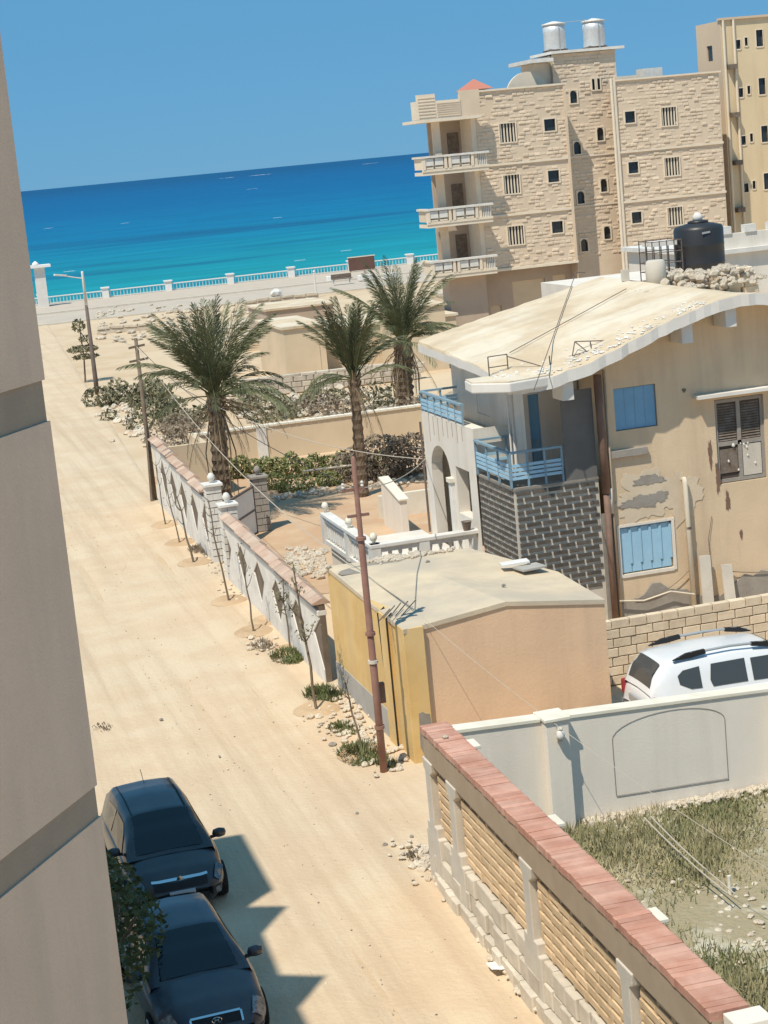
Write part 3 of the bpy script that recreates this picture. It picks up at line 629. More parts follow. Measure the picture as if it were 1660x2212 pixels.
def gate_pillar(x, y, h, m_, label, capm):
    t = thing('gate_pillar', label, 'pillar', (x, y, 0))
    build(MB().box(x-.2, x+.2, y-.2, y+.2, -.05, h), 'core', 'darkpatch', t)
    n_ = int(h/.2)
    for i in range(n_):
        z = h*(i+.5)/n_
        for sx_ in (-1, 1):
            for sy_ in (-1, 1):
                a = .27 if (i+(sx_*sy_ > 0)) % 2 else .19; b_ = .46-a
                piece('pillar_block', m_, (x+sx_*(.235-a/2), y+sy_*(.235-b_/2), z), t, (a-.02+.02, b_-.02+.02, h/n_-.03), (0,0,rnd(-.03,.03)))
    build(MB().box(x-.29, x+.29, y-.29, y+.29, h, h+.09), 'cap', capm, t, bev=.015)
    build(MB().lathe([(.06,0),(.05,.05),(.11,.12),(.12,.2),(.06,.29),(.01,.31)], (x, y, h+.09), 12), 'finial', capm, t, True)
gate_pillar(9.08, 54.75, 2.35, blk, 'white stone clad gate pillar on the street side with dark joints', 'white')
gate_pillar(9.02, 52.1, 2.15, blk, 'white stone clad gate pillar at the end of the pink capped wall', 'white')
gate_pillar(11.25, 58.6, 1.75, blkd, 'grey stone pillar standing inside the gate', 'greypatch')
gt = thing('gate', 'pale grey sheet metal gate leaf standing open behind the gate pillar', 'gate', (9.5, 55.2, 0))
a, c = Vector((9.4, 55.3, 0)), Vector((10.9, 57.9, 0)); u = (c-a)/2; w_ = Vector((-u.y, u.x, 0)).normalized()*.02
build(MB().obox((a+c)/2+Vector((0,0,.85)), u, w_, (0,0,.75)), 'sheet', 'fascia', gt)
for q in (.1, .85, 1.6): build(MB().obox((a+c)/2+Vector((0,0,q)), u*1.01, w_*2, (0,0,.03)), 'bar', 'polegrey', gt)
for q in (-1, 1): build(MB().obox((a+c)/2+u*q+Vector((0,0,.85)), u*.02, w_*2, (0,0,.79)), 'stile', 'polegrey', gt)

# ================================================================ SAPLINGS, WEEDS, STONES ALONG THE WALL
def sapling(x, y, h, label, leafy=0, lean=(0,0), br=4, thick=.025):
    t = thing('sapling', label, 'sapling', (x, y, 0), 'saplings planted along the street')
    rr = random.Random(int(x*100+y*10)); pts = [(x+lean[0]*i/6+rr.gauss(0,.02), y+lean[1]*i/6+rr.gauss(0,.02), -.03+h*i/6) for i in range(7)]; pts[0] = (x, y, -.05)
    build(MB().tube(pts, thick, 6, thick*.5), 'stem', 'twig', t)
    lf = MB(); bm2 = MB()
    for k_ in range(br):
        i = rr.randint(3, 6); p = Vector(pts[i]); a = rr.uniform(0, 6.28); l_ = rr.uniform(.25,.6)
        q = p+Vector((math.cos(a)*l_*.5, math.sin(a)*l_*.5, l_*.7)); m_ = p.lerp(q,.5)+Vector((0,0,-.05))
        build(MB().tube([p, m_, q], thick*.45, 5, .006), 'branch', 'twig', t)
        for _ in range(leafy):
            c = p.lerp(q, rr.uniform(.4,1.1))+Vector((rr.gauss(0,.07),rr.gauss(0,.07),rr.gauss(0,.06))); d = Vector((rr.gauss(0,1),rr.gauss(0,1),rr.gauss(0,.6))).normalized()
            e_ = d.cross(Vector((0,0,1))).normalized(); s_ = rr.uniform(.03,.06)
            lf.add([c-d*s_, c+e_*s_*.5, c+d*s_, c-e_*s_*.5], [(0,1,2,3)])
    if lf.v: build(lf, 'leaves', 'leafgrey', t)
    # watering basin scraped round the stem
    ring = MB().grid([[(x+r_*math.cos(a), y+r_*math.sin(a)*1.1, z_) for a in [6.2832*j/18 for j in range(18)]] for r_, z_ in ((.05,.05),(.22,.055),(.36,.11),(.52,.02))], True)
    build(ring, 'basin', 'earth', t, True)
sapling(8.54, 61.9, 2.1, 'thin bare sapling nearest the wooden pole', 2, (-.1,0))
sapling(8.44, 58.4, 2.3, 'bare sapling before the far patterned wall, second from the wooden pole', 3, (-.25,0))
sapling(8.31, 55.0, 2.5, 'forked sapling just beyond the white gate pillar', 4, (-.35,.1), 6, .035)
sapling(8.29, 49.24, 2.9, 'tall thin sapling on the near side of the gate pillars', 4, (-.3,.1), 5, .03)
sapling(8.20, 45.44, 2.4, 'slim sapling with a scraped basin midway along the pink capped wall', 3, (-.15,0), 4)
sapling(8.6, 42.98, 1.9, 'leafy sapling leaning against the pink capped wall', 26, (.0,.1), 6)
sapling(8.00, 37.82, 3.1, 'tall leafy sapling beside the left end of the shed', 22, (-.15,.2), 8, .035)
sapling(8.10, 34.38, 1.75, 'short sapling with a dry curled top right beside the rusty pole', 6, (-.2,.2), 3)
sapling(8.75, 46.3, 1.1, 'short broken sapling stub against the patterned wall', 0, (.1,.1), 1)
def weed(px, py, w_, h_, n_, label, m_='weed', Z=.02):
    c = PZ(px, py, 0); mb = MB(); rr = random.Random(int(px))
    for _ in range(n_):
        a = rr.uniform(0,6.28); r_ = w_*math.sqrt(rr.random()); x, y = c.x+r_*math.cos(a), c.y+r_*math.sin(a)*1.6
        l_ = h_*rr.uniform(.5,1.1)*(1-.5*r_/w_); d = Vector((rr.gauss(0,.45),rr.gauss(0,.45),1)).normalized(); e_ = Vector((math.cos(a+1),math.sin(a+1),0))*.014
        p = Vector((x,y,Z)); mb.add([p-e_, p+e_, p+d*l_*.6+e_*.9, p+d*l_, p+d*l_*.6-e_*.9], [(0,1,2,3,4)])
    solo(mb, 'weed_clump', m_, label, 'weed', (c.x, c.y, 0), 'weed clumps along the street walls')
weed(625, 1422, .42, .3, 520, 'green weed clump under the leafy sapling at the patterned wall')
weed(700, 1505, .40, .34, 520, 'green weed clump at the foot of the tall leafy sapling')
weed(745, 1578, .32, .2, 400, 'low weed clump beside the grey base of the shed')
weed(783, 1635, .45, .33, 700, 'largest green weed clump beside the rusty pole')
weed(835, 1655, .2, .3, 160, 'small weed tuft touching the rusty pole', 'weed')
weed(430, 1190, .3, .28, 240, 'pale dry tuft near the gate pillar', 'leafdry')
weed(460, 1195, .35, .35, 300, 'pale grey tuft right at the foot of the gate pillar', 'leafdry')
weed(570, 1400, .25, .35, 110, 'dry twiggy tuft on the sandy road edge', 'leafdry')
weed(905, 1855, .2, .16, 140, 'dry tuft at the corner of the near brick wall', 'leafdry')
rb = MB(); rr = random.Random(21)
def scatter(px0, py0, px1, py1, n_, sp_, s0, s1):
    for i in range(n_):
        t = rr.random(); p = PZ(px0+(px1-px0)*t, py0+(py1-py0)*t, 0); x, y = p.x+rr.gauss(0, sp_), p.y+rr.gauss(0, sp_*1.4)
        rb.rock((x, y, .055+s0*.3), rr.uniform(s0, s1)*(1 if rr.random() < .8 else 1.7), .65, i+int(px0))
scatter(725, 1500, 850, 1670, 130, .22, .03, .085)
scatter(560, 1380, 600, 1430, 40, .2, .02, .06)
scatter(880, 1830, 960, 1900, 70, .22, .02, .07)
scatter(930, 1860, 1190, 2200, 200, .1, .02, .06)
scatter(420, 1150, 500, 1300, 50, .2, .02, .06)
scatter(690, 1540, 760, 1650, 45, .25, .02, .06)
scatter(230, 860, 330, 960, 90, .5, .06, .2)
for i in range(420):
    y = rr.uniform(22, 70); x = rr.uniform(4.6, 8.2)+(y-22)*.004; rb.rock((x, y, .02), rr.uniform(.008,.022), .7, i+5000)
stuff(rb, 'street_rubble', 'stone', 'loose stones and broken plaster along the right edge of the sandy street', 'rubble')
for px, py, s_, lb in ((1190, 1515, .2, 'pale angular stone on the white wall top line beside the shed'), (1235, 1512, .16, 'second pale stone by the shed, right of the angular one'), (1290, 1498, .22, 'largest pale stone heaped between shed and block wall')):
    p = PZ(px, py-8, .35); solo(MB().rock((p.x, p.y, .28), s_*1.25, 1.3, int(px)), 'stone', 'stone', lb, 'stone', (p.x, p.y, 0))
rb = MB()
for i in range(120):
    rb.rock((12.75+rr.gauss(0,.55), 32.75+rr.gauss(0,.2), .12+rr.uniform(0,.34)), rr.uniform(.05,.17), .7, i)
stuff(rb, 'parking_rubble', 'stone', 'heap of pale rubble at the corner between the shed and the white car', 'rubble')
# litter
p = PZ(1092, 2100, 0); lm = MB().grid([[(p.x+(i-2)*.11+rnd(-.02,.02), p.y+(j-1)*.13+rnd(-.02,.02), .05+rnd(0,.09)) for i in range(5)] for j in range(4)])
solo(lm, 'plastic_bag', 'paper', 'crumpled white plastic bag on the sand beside the near brick wall', 'bag', (p.x, p.y, .03))
p = PZ(225, 1572, 0); weed(222, 1573, .22, .1, 60, 'flat dark dry twigs on the road beside the shaded building', 'twig')
for px, py, s_, lb in ((349, 1557, .045, 'small dark stone alone in the middle of the sandy road'), (475, 1637, .03, 'tiny dark stone on the road beyond the black car'), (693, 1570, .075, 'dark round stone, left of the pair by the shed weeds'), (713, 1572, .075, 'dark round stone, right of the pair by the shed weeds'),
                       (719, 1612, .09, 'dark round stone left of the largest weed clump'), (832, 1828, .05, 'small dark stone on the road near the brick wall corner'), (890, 1810, .04, 'small stone before the end of the brick wall'), (772, 1760, .035, 'tiny stone on the open sand left of the brick wall')):
    p = PZ(px, py, 0); solo(MB().rock((p.x, p.y, .03), s_, .7, int(px)), 'stone', 'darkpatch', lb, 'stone', (p.x, p.y, 0), 'stones lying on the sandy street')

# ================================================================ PALMS
def frond_mesh(L, e0, droop, seed, nl=44, m_='frond', wid=.05, ll=.42):
    rr = random.Random(seed); mb = MB(); pts = []; p = Vector((0,0,0)); N = 14
    for i in range(N+1):
        s_ = i/N; a = e0-droop*s_**1.6; pts.append(p.copy()); p = p+Vector((math.cos(a),0,math.sin(a)))*(L/N)
    mb.tube(pts, .028, 4, .005, False)
    for i in range(nl):
        s_ = .14+.86*(i+.5)/nl; f_ = s_*N; k_ = min(N-1, int(f_)); q = pts[k_].lerp(pts[k_+1], f_-k_); t = (pts[k_+1]-pts[k_]).normalized()
        nrm = Vector((0,1,0)).cross(t); l_ = ll*(math.sin(math.pi*min(1,(s_*.92+.06)))**.6)*rr.uniform(.8,1.15)
        for sd in (-1, 1):
            d = (t*rr.uniform(.95,1.3)+Vector((0,sd,0))*rr.uniform(.4,.65)-nrm*rr.uniform(-.4,-.05)).normalized(); e_ = t*wid
            m1 = q+d*l_*.5; tip = q+d*l_+Vector((0,0,-.16*l_))
            mb.add([q-e_*.5, m1+e_*.5-nrm*.0, tip, m1-e_*.5], [(0,1,2,3)])
    return mb.mesh('frond', (0,0,0), m_)
def palm(base, zc, L, n_, r0, r1, label, upright, seed, lean=(0,0), dead=10, boots=True, skirt=0):
    t = thing('date_palm', label, 'palm tree', base); rr = random.Random(seed); bx_, by_, _ = base
    prof = []; k_ = int(zc/.16)
    tr = MB(); P = []
    for i in range(k_+1):
        z = zc*i/k_; r_ = r0+(r1-r0)*i/k_; r_ *= (1.12 if i % 2 else .92)
        P.append([(bx_+lean[0]*i/k_+r_*rr.uniform(.93,1.07)*math.cos(6.2832*j/12+.26*i), by_+lean[1]*i/k_+r_*rr.uniform(.93,1.07)*math.sin(6.2832*j/12+.26*i), z-(.05 if i == 0 else 0)) for j in range(12)])
    tr.grid(P, True); build(tr, 'trunk', 'trunk', t)
    cx, cy_, cz = bx_+lean[0], by_+lean[1], zc
    bt = MB()
    for i in range(26):
        a = rr.uniform(0,6.28); z = cz-rr.uniform(.0,.9); r_ = r1*1.05; d = Vector((math.cos(a),math.sin(a),0)); p = Vector((cx,cy_,z))+d*r_*.8
        build(MB().tube([p, p+d*.12+Vector((0,0,rr.uniform(.18,.34)))], .045, 4, .02), 'frond_stub', 'deadfrond', t)
    var = [(frond_mesh(L*q, R(e_), R(dr), seed+j, ll=.62*min(1.1,L/3)), e_) for j, (e_, dr, q) in enumerate(((84,15,.95),(75,28,1.0),(64,45,1.02),(50,62,1.0),(32,78,.93),(12,72,.85)))]
    wts = [4*upright, 5*upright, 4.5, 3.6, 3, 2]
    for i in range(n_):
        me = rr.choices(var, wts)[0][0]; a = 2.39996*i+rr.uniform(-.25,.25)
        o = piece('frond', me, (cx+.06*math.cos(a), cy_+.06*math.sin(a), cz+rr.uniform(-.12,.12)), t, [rr.uniform(.86,1.1)]*3, (rr.uniform(-.1,.1), rr.uniform(-.14,.14), a))
    dv = [frond_mesh(L*.85, R(e_), R(dr), seed+20+j, 22, 'deadfrond', .03, .3) for j, (e_, dr) in enumerate(((-5,75),(-30,60),(-55,35)))]
    for i in range(dead):
        a = rr.uniform(0,6.28); piece('dead_frond', dv[i % 3], (cx+r1*.8*math.cos(a), cy_+r1*.8*math.sin(a), cz-rr.uniform(.1,.5)), t, [rr.uniform(.7,1.05)]*3, (0, rr.uniform(-.1,.1), a))
    for i in range(skirt):
        a = rr.uniform(0,6.28); z0 = cz-rr.uniform(.2,1.0); l_ = rr.uniform(.8,1.0)*z0*.85; d = Vector((math.cos(a),math.sin(a),0))
        build(MB().tube([Vector((cx,cy_,z0))+d*r1, Vector((cx,cy_,z0-l_*.4))+d*(r1+.25), Vector((cx,cy_,max(.05,z0-l_)))+d*(r1+.18)], .03, 4, .012), 'dead_frond', 'deadfrond', t)
palm((10.45, 61.0, 0), 4.3, 3.3, 66, .30, .26, 'big bushy date palm on the left behind the gate', 1.0, 5, (.1,0), 16, True, 5)
palm((15.55, 62.0, 0), 4.2, 2.7, 40, .23, .15, 'slender middle date palm with a bare ringed trunk', 3.2, 15, (.1,0), 3)
palm((22.85, 81.6, 0), 3.2, 3.8, 68, .42, .40, 'thick trunked date palm on the right with hanging dead fronds', 1.0, 25, (.2,0), 12, True, 10)

# ================================================================ GARDEN BEHIND THE GATE
struct(MB().grid([[(x, y, .008+.02*math.sin(x*1.3+y*.7)) for x in [9.6+i*.7 for i in range(16)]] for y in [48.5+i*1.0 for i in range(25)]]), 'garden_ground', 'redearth', True)
gwl = thing('garden_back_wall', 'cream plastered back wall of the garden with scalloped capping', 'wall', (16, 73, 0))
build(MB().box(11.6, 25.5, 73.0, 73.25, -.05, 1.36), 'wall', 'farbeige', gwl)
build(MB().box(14.15, 14.55, 72.94, 73.0, -.05, 1.34), 'pilaster', 'white', gwl)
V, F = chamfer_box(1, 1, 1, .12); ct = MB().add([(x, z, -y) for x, y, z in V], F).mesh('cap_tile', (0,0,0), 'whitecap')
for i in range(46): piece('cap_tile', ct, (11.6+.3*(i+.5), 73.12, 1.40), gwl, (.27, .36, .09), (0,0,rnd(-.05,.05)))
build(MB().box(9.2, 11.59, 66.4, 66.62, -.05, 2.0), 'side_wall', 'farbeige', gwl)
build(MB().box(11.38, 11.6, 66.63, 72.99, -.05, 1.5), 'side_wall', 'farbeige', gwl)
fw = thing('freestanding_wall', 'short grey plastered freestanding wall slab in the red earth garden', 'wall', (14.9, 55, 0))
build(MB().prism([(54.2,0),(56.3,0),(56.3,1.55),(54.2,1.15)], 'X', 14.75, 14.98), 'slab', 'whitewall', fw, bev=.01)
build(MB().prism([(54.15,1.16),(56.35,1.57),(56.35,1.62),(54.15,1.21)], 'X', 14.70, 15.03), 'cap', 'whitecap', fw)
solo(MB().box(14.99, 22, 57.6, 57.8, -.05, .75), 'low_wall', 'whitecap', 'low cream wall behind the freestanding grey slab', 'wall', (17, 57.7, 0))
def shrub(name, label, blobs, n_, size, m_, cat='shrub', group=None, stems=5):
    cx = sum(b_[0] for b_ in blobs)/len(blobs); cy_ = sum(b_[1] for b_ in blobs)/len(blobs)
    t = thing(name, label, cat, (cx, cy_, 0), group); rr = random.Random(int(cx*31+cy_*7))
    build(leaf_cloud(MB(), blobs, n_, size, rr), 'foliage', m_, t)
    st = MB()
    for b_ in blobs:
        for k_ in range(max(1, stems//len(blobs))):
            st.tube([(b_[0]+rr.uniform(-.3,.3)*b_[3], b_[1]+rr.uniform(-.3,.3)*b_[4], -.03), (b_[0]+rr.uniform(-.5,.5)*b_[3], b_[1]+rr.uniform(-.5,.5)*b_[4], b_[2]+b_[5]*.5)], .03, 5, .01)
    build(st, 'stems', 'twig', t); return t
hb = [(12.3+.42*i, 69.5-.28*i+.12*math.sin(i*2.1), .42+.06*math.sin(i*1.7), .36, .5, .42+.1*math.sin(i*2.9)) for i in range(13)]
shrub('hedge', 'green clipped hedge in front of the cream garden wall', hb, 5200, .075, 'leafhedge', 'hedge', None, 26)
for px, py, rx, rz_, lb in ((640, 1060, .75, .38, 'low round olive bush below the hedge, left one'), (712, 1048, .5, .32, 'low round olive bush below the hedge, right one'), (590, 1055, .6, .4, 'low bush at the left foot of the hedge by the gate')):
    c = PZ(px, py, 0); shrub('bush', lb, [(c.x, c.y, rz_*.6, rx, .6, rz_)], 900, .06, 'leafhedge')
solo(MB().tube([PZ(655, 1018, .9)+Vector((0,0,0)), PZ(768, 1004, 1.0)], .04, 6), 'log', 'creampipe', 'long pale pole lying across the top of the hedge', 'pole', tuple(PZ(655, 1018, .9)))
c = PZ(858, 1040, 0)
shrub('bush', 'large dark brown grey bush in front of the shaded garden wall', [(c.x-.3, c.y+1, .8, 1.3, 1.0, .85), (c.x+.9, c.y+1, .75, 1.1, 1, .8), (c.x-1.2, c.y+1.4, .6, .8, .8, .65)], 3800, .08, 'leafdry', 'bush', None, 9)
# kerb of stones and rubble round the garden beds
rb = MB()
for i in range(90):
    t = i/90; p = PZ(590+330*t, 1080-45*t, 0); rb.rock((p.x+rr.gauss(0,.2), p.y+rr.gauss(0,.3), .06), rr.uniform(.05,.15), .7, i)
for i in range(150):
    p = PZ(rr.uniform(620, 705), rr.uniform(1185, 1250), 0); rb.rock((p.x, p.y, .05), rr.uniform(.04,.14), .7, i)
stuff(rb, 'garden_rubble', 'stone', 'rubble and edging stones in the red earth garden', 'rubble')
# ================================================================ SCRUB AND DEAD SHRUBS TOWARDS THE SEA
def SC(px, py, n_, sp_, r0_, seed):
    rr = random.Random(seed); c = PZ(px, py, 0); out_ = []
    for i in range(n_):
        q = rr.uniform(.6, 1.25)*r0_; out_.append((c.x+rr.gauss(0, sp_), c.y+rr.gauss(0, sp_*1.8), q*.45, q, q*1.1, q*rr.uniform(.55,.85)))
    return out_
def S(px, py, rx, ry, rz_, lift=.7): c = PZ(px, py, 0); return (c.x, c.y, rz_*lift, rx, ry, rz_)
shrub('shrub', 'dense dull green shrub at the foot of the street lamp', SC(275, 870, 9, 1.0, .85, 3), 1900, .14, 'leafgrey')
shrub('shrub', 'grey green shrub left of the big palm, beside the wooden pole', SC(330, 908, 7, 1.0, .7, 4), 1000, .13, 'leafgrey')
shrub('dead_shrub', 'pale brown leafless shrub in front of the big palm', SC(385, 942, 7, .8, .8, 5), 900, .11, 'leafdry')
shrub('shrub', 'dull green shrub low behind the wall end of the patterned wall', SC(415, 900, 6, 1.1, .7, 6), 800, .13, 'leafgrey')
for i, (px, py, rx, rz_, m_, lb) in enumerate(((560, 890, 1.8, .8, 'leafgrey', 'low grey scrub bush behind the garden wall, leftmost'), (660, 885, 2.2, .85, 'leafdry', 'low brown scrub bush behind the middle palm'), (600, 905, 2.0, .6, 'leafgrey', 'flat grey scrub just above the cream garden wall'),
        (720, 893, 1.6, .8, 'leafdry', 'brown scrub bush left of the middle palm trunk'), (815, 880, 1.7, 1.3, 'leafgrey', 'taller grey bush between the middle and right palms'), (905, 905, 1.5, 1.2, 'leafdry', 'brown bush right of the thick palm trunk'), (510, 880, 1.5, .8, 'leafdry', 'brown scrub bush right of the big palm'), (700, 865, 1.5, .6, 'leafgrey', 'small grey bush before the low stone wall'))):
    shrub('scrub_bush', lb, [S(px, py, rx*.8, 1.3, rz_*.55), S(px+22, py-5, rx*.5, 1.0, rz_*.4), S(px-25, py+4, rx*.4, .9, rz_*.35)], 420, .12, m_, 'bush', 'scrub bushes behind the garden')
c = PZ(185, 826, 0)
t = thing('young_tree', 'thin propped young tree left of the street lamp', 'tree', (c.x, c.y, 0))
build(MB().tube([c, c+Vector((.1,0,1.5)), c+Vector((.05,0,3.6))], .06, 6, .03), 'trunk', 'twig', t)
build(MB().tube([c+Vector((.7,0,1.8)), c+Vector((.1,0,3.0))], .03, 5), 'prop', 'twig', t)
build(leaf_cloud(MB(), [(c.x+.1,c.y,2.0,.95,.8,.22),(c.x+.2,c.y,1.55,.8,.7,.16),(c.x,c.y,3.4,.4,.4,.4),(c.x+.3,c.y,2.6,.4,.4,.2)], 700, .11), 'crown', 'leafgrey', t)
c = PZ(290, 935, 0); sapling(c.x, c.y, 1.2, 'tiny sapling with green tip at the road edge before the scrub', 30, (0,0), 5)
# ================================================================ GABLED HOUSE
hs = thing('gabled_house', 'two storey tan house with pale sloping roof, blue shutters and dark brick bay', 'house', (17, 43, 0))
FY = 40.0
holes = [(16.27,17.33,4.80,5.80), (16.17,17.50,1.36,2.50), (18.80,20.08,3.18,5.22)]
m_ = MB().wallY(FY, 16.0, 24.5, 0, 6.75, holes, .16)
m_.add([(16.0,FY,6.75),(24.5,FY,6.75),(24.5,FY,6.85),(21,FY,7.25),(19,FY,7.6),(17.4,FY,7.15)], [(0,1,2,3,4,5)])
m_.add([(16.0,FY,0),(16.0,41.5,0),(16.0,41.5,6.6),(16.0,FY,6.75)], [(0,3,2,1)])
build(m_, 'front_wall', 'houseplaster', hs)
# lower storey plinth of rough cement
pm = MB(); pts = [(16.02, -.02)]
x = 16.02
while x < 20.6: pts.append((x, .75+.22*math.sin(x*2.3)+rnd(-.1,.1))); x += .22
pts.append((20.6, -.02)); pm.prism(pts, 'Y', FY-.035, FY-.004); build(pm, 'cement_plinth', 'greypatch', hs)
# peeled cement patches on the wall
def blob(cx, cz, rx, rz_, y, name, mt_, seed, n_=72):
    rr = random.Random(seed); P = []
    for i in range(n_):
        a = 6.2832*i/n_; q = .9+.16*math.sin(3*a+seed)+.12*math.sin(7*a+2.1*seed)+.08*math.sin(15*a+seed*.7)+rr.uniform(-.07,.07); P.append((cx+rx*q*math.cos(a), cz+rz_*q*math.sin(a)))
    build(MB().prism(P, 'Y', y-.012, y-.003), name, mt_, hs)
blob(17.0, 3.18, .95, .62, FY, 'pale_repair', 'paleplaster', 2); blob(17.85, 3.05, .5, .62, FY-.002, 'pale_repair', 'paleplaster', 7)
blob(17.0, 3.55, .42, .12, FY-.012, 'peeled_patch', 'greypatch', 3); blob(16.75, 3.05, .5, .16, FY-.012, 'peeled_patch', 'greypatch', 4); blob(17.2, 3.12, .3, .13, FY-.013, 'peeled_patch', 'greypatch', 5)
blob(18.62, 3.95, .05, .35, FY-.002, 'crack_patch', 'brownpipe', 6); blob(18.78, 3.35, .06, .38, FY-.002, 'crack_patch', 'brownpipe', 8); blob(19.0, 2.75, .06, .25, FY-.002, 'crack_patch', 'brownpipe', 9)
blob(19.3, 1.9, .04, .12, FY-.002, 'crack_patch', 'brownpipe', 12); blob(18.05, 5.55, .05, .05, FY-.002, 'crack_patch', 'wood', 13)
build(MB().box(16.05, 17.0, FY-.10, FY-.003, 4.18, 4.36), 'broken_ledge', 'greypatch', hs, bev=.01)
# blue shutters
w1 = build(MB().box(16.285, 17.315, FY+.05, FY+.09, 4.815, 5.785), 'shutter', 'blue', hs, label='closed plain blue upper shutter')
for q in (16.55, 16.8, 17.05): build(MB().box(q-.004, q+.004, FY+.045, FY+.049, 4.83, 5.77), 'groove', 'railblue', w1)
w2 = build(MB().box(16.185, 17.485, FY+.06, FY+.10, 1.375, 2.485), 'shutter', 'bluelight', hs, label='light blue lower shutter of upright planks')
for i in range(5):
    a = 16.20+.257*i; build(MB().box(a, a+.24, FY+.03, FY+.06, 1.39, 2.46), 'plank', 'bluelight', w2, bev=.008)
    build(MB().box(a+.205, a+.262, FY+.005, FY+.029, 1.6, 2.44), 'batten', 'bluelight', w2)
fr = MB()
for a, b_, c, d in ((16.10,16.17,1.30,2.56),(17.50,17.57,1.30,2.56),(16.17,17.50,2.50,2.56),(16.17,17.50,1.28,1.36)): fr.box(a, b_, FY-.03, FY-.003, c, d)
build(fr, 'window_surround', 'sidewhite', w2)
# balcony door, weathered wood with louvres and peeling panels
dr = build(MB().box(18.82, 20.06, FY+.10, FY+.13, 3.2, 5.2), 'balcony_door', 'interior', hs, label='weathered wooden balcony door with peeling white panels')
for a, b_, c, d in ((18.8,18.88,3.2,5.2),(20.0,20.08,3.2,5.2),(18.88,20.0,5.12,5.2),(18.88,20.0,3.2,3.28),(19.38,19.48,3.28,5.12),(18.88,20.0,4.08,4.18)): build(MB().box(a, b_, FY+.05, FY+.1, c, d), 'rail', 'greypatch', dr)
for (a, b_) in ((18.90,19.36),(19.50,19.98)):
    for i in range(14): build(MB().obox(((a+b_)/2, FY+.085, 4.22+.064*i), ((b_-a)/2,0,0), (0,.012,.022), (0,-.004,.002)), 'louvre', 'wood', dr)
build(MB().box(19.50, 19.98, FY+.06, FY+.085, 3.30, 4.06), 'panel', 'concrete', dr); build(MB().box(18.90, 19.36, FY+.07, FY+.085, 3.42, 4.0), 'panel', 'wood', dr)
for i in range(9): build(MB().rock((rnd(18.9,19.98), FY+.055, rnd(3.3,4.1)), rnd(.02,.05), 1.4, i), 'paint_flake', 'white', dr)
build(MB().box(18.28, 20.9, FY-.28, FY-.003, 5.32, 5.40), 'door_hood', 'fascia', hs)
# roof: curved profile, pale lime-washed slab with white fascia
prof0 = [(13.35,6.36),(14.0,6.36),(14.6,6.42),(15.2,6.54),(15.7,6.69),(16.5,6.98),(17.4,7.30),(18.1,7.52),(18.8,7.69),(19.4,7.72),(20.0,7.66),(21,7.38),(22.5,7.0),(24.8,6.55)]
prof = []
X_ = 13.35
while X_ <= 24.8:
    for (a, c), (b_, d) in zip(prof0, prof0[1:]):
        if a <= X_ <= b_: prof.append((X_, c+(d-c)*(X_-a)/(b_-a))); break
    X_ += .19
def zst(X): return 6.50+(X-13.35)*(7.74-6.50)/(19.2-13.35) if X < 19.2 else 7.74-(X-19.2)*.212
def zb(X):
    for (a, c), (b_, d) in zip(prof, prof[1:]):
        if a <= X <= b_: return c+(d-c)*(X-a)/(b_-a)
    return prof[0][1] if X < prof[0][0] else prof[-1][1]
RY0, RY1 = 39.18, 47.6
def lf_(y): return 13.40+.056*(y-39.25)
rm = MB(); rows = []; ny = 16
for j in range(ny+1):
    y = RY0+(RY1-RY0)*j/ny
    rows.append([(max(X, lf_(y)+.01*i), y+ (rnd(-.035,.035) if j in (0, ny) else 0), z+(zst(X)-z)*min(1,(y-RY0)/2.2)+.08*(y-RY0)/(RY1-RY0)+(rnd(-.03,.012) if j == 0 else rnd(-.012,.012))) for i, (X, z) in enumerate(prof)])
rm.grid(rows); build(rm, 'roof', 'roofslab', hs, False)
um = MB(); um.grid([[(x, y, z-.2) for x, y, z in reversed(r_)] for r_ in rows]); 
fm = MB()
for a, b_ in zip(rows[0], rows[0][1:]): fm.add([a, b_, (b_[0],b_[1],b_[2]-.27), (a[0],a[1],a[2]-.27)], [(0,3,2,1)])
for a, b_ in zip(rows[-1], rows[-1][1:]): fm.add([a, b_, (b_[0],b_[1],b_[2]-.2), (a[0],a[1],a[2]-.2)], [(0,1,2,3)])
for r0_, r1_ in zip(rows, rows[1:]):
    a, b_ = r0_[0], r1_[0]; fm.add([a, b_, (b_[0],b_[1],b_[2]-.2), (a[0],a[1],a[2]-.2)], [(0,1,2,3)])
build(um, 'soffit', 'fascia', hs); build(fm, 'fascia', 'fascia', hs)
# projecting eave slab at the street corner
ev = MB().prism([(12.70,39.62),(13.38,38.92),(14.6,39.24),(14.6,40.45),(12.78,40.35)], 'Z', 6.17, 6.40); build(ev, 'corner_eave', 'fascia', hs, bev=.03)
build(MB().prism([(12.72,39.64),(13.38,38.95),(14.55,39.26),(14.55,40.43),(12.80,40.33)], 'Z', 6.402, 6.43), 'eave_topping', 'roofslab', hs)
for a, zt in ((14.76, 6.40), (17.78, 7.35), (18.9, 7.6)): build(MB().box(a, a+.27, 39.32, 39.98, zt-.62, zt-.12), 'bracket', 'fascia', hs)
# flaked plaster along the roof edge
fl = MB(); rr = random.Random(9)
for i in range(260):
    X = rr.uniform(13.4, 18.5); y = 39.3+abs(rr.gauss(0, .45)); fl.rock((X, y, zb(X)+(zst(X)-zb(X))*min(1,(y-RY0)/2.2)+.01), rr.uniform(.015, .06), .4, i)
o = build(fl, 'flaked_plaster', 'white', hs); o['kind'] = 'stuff'
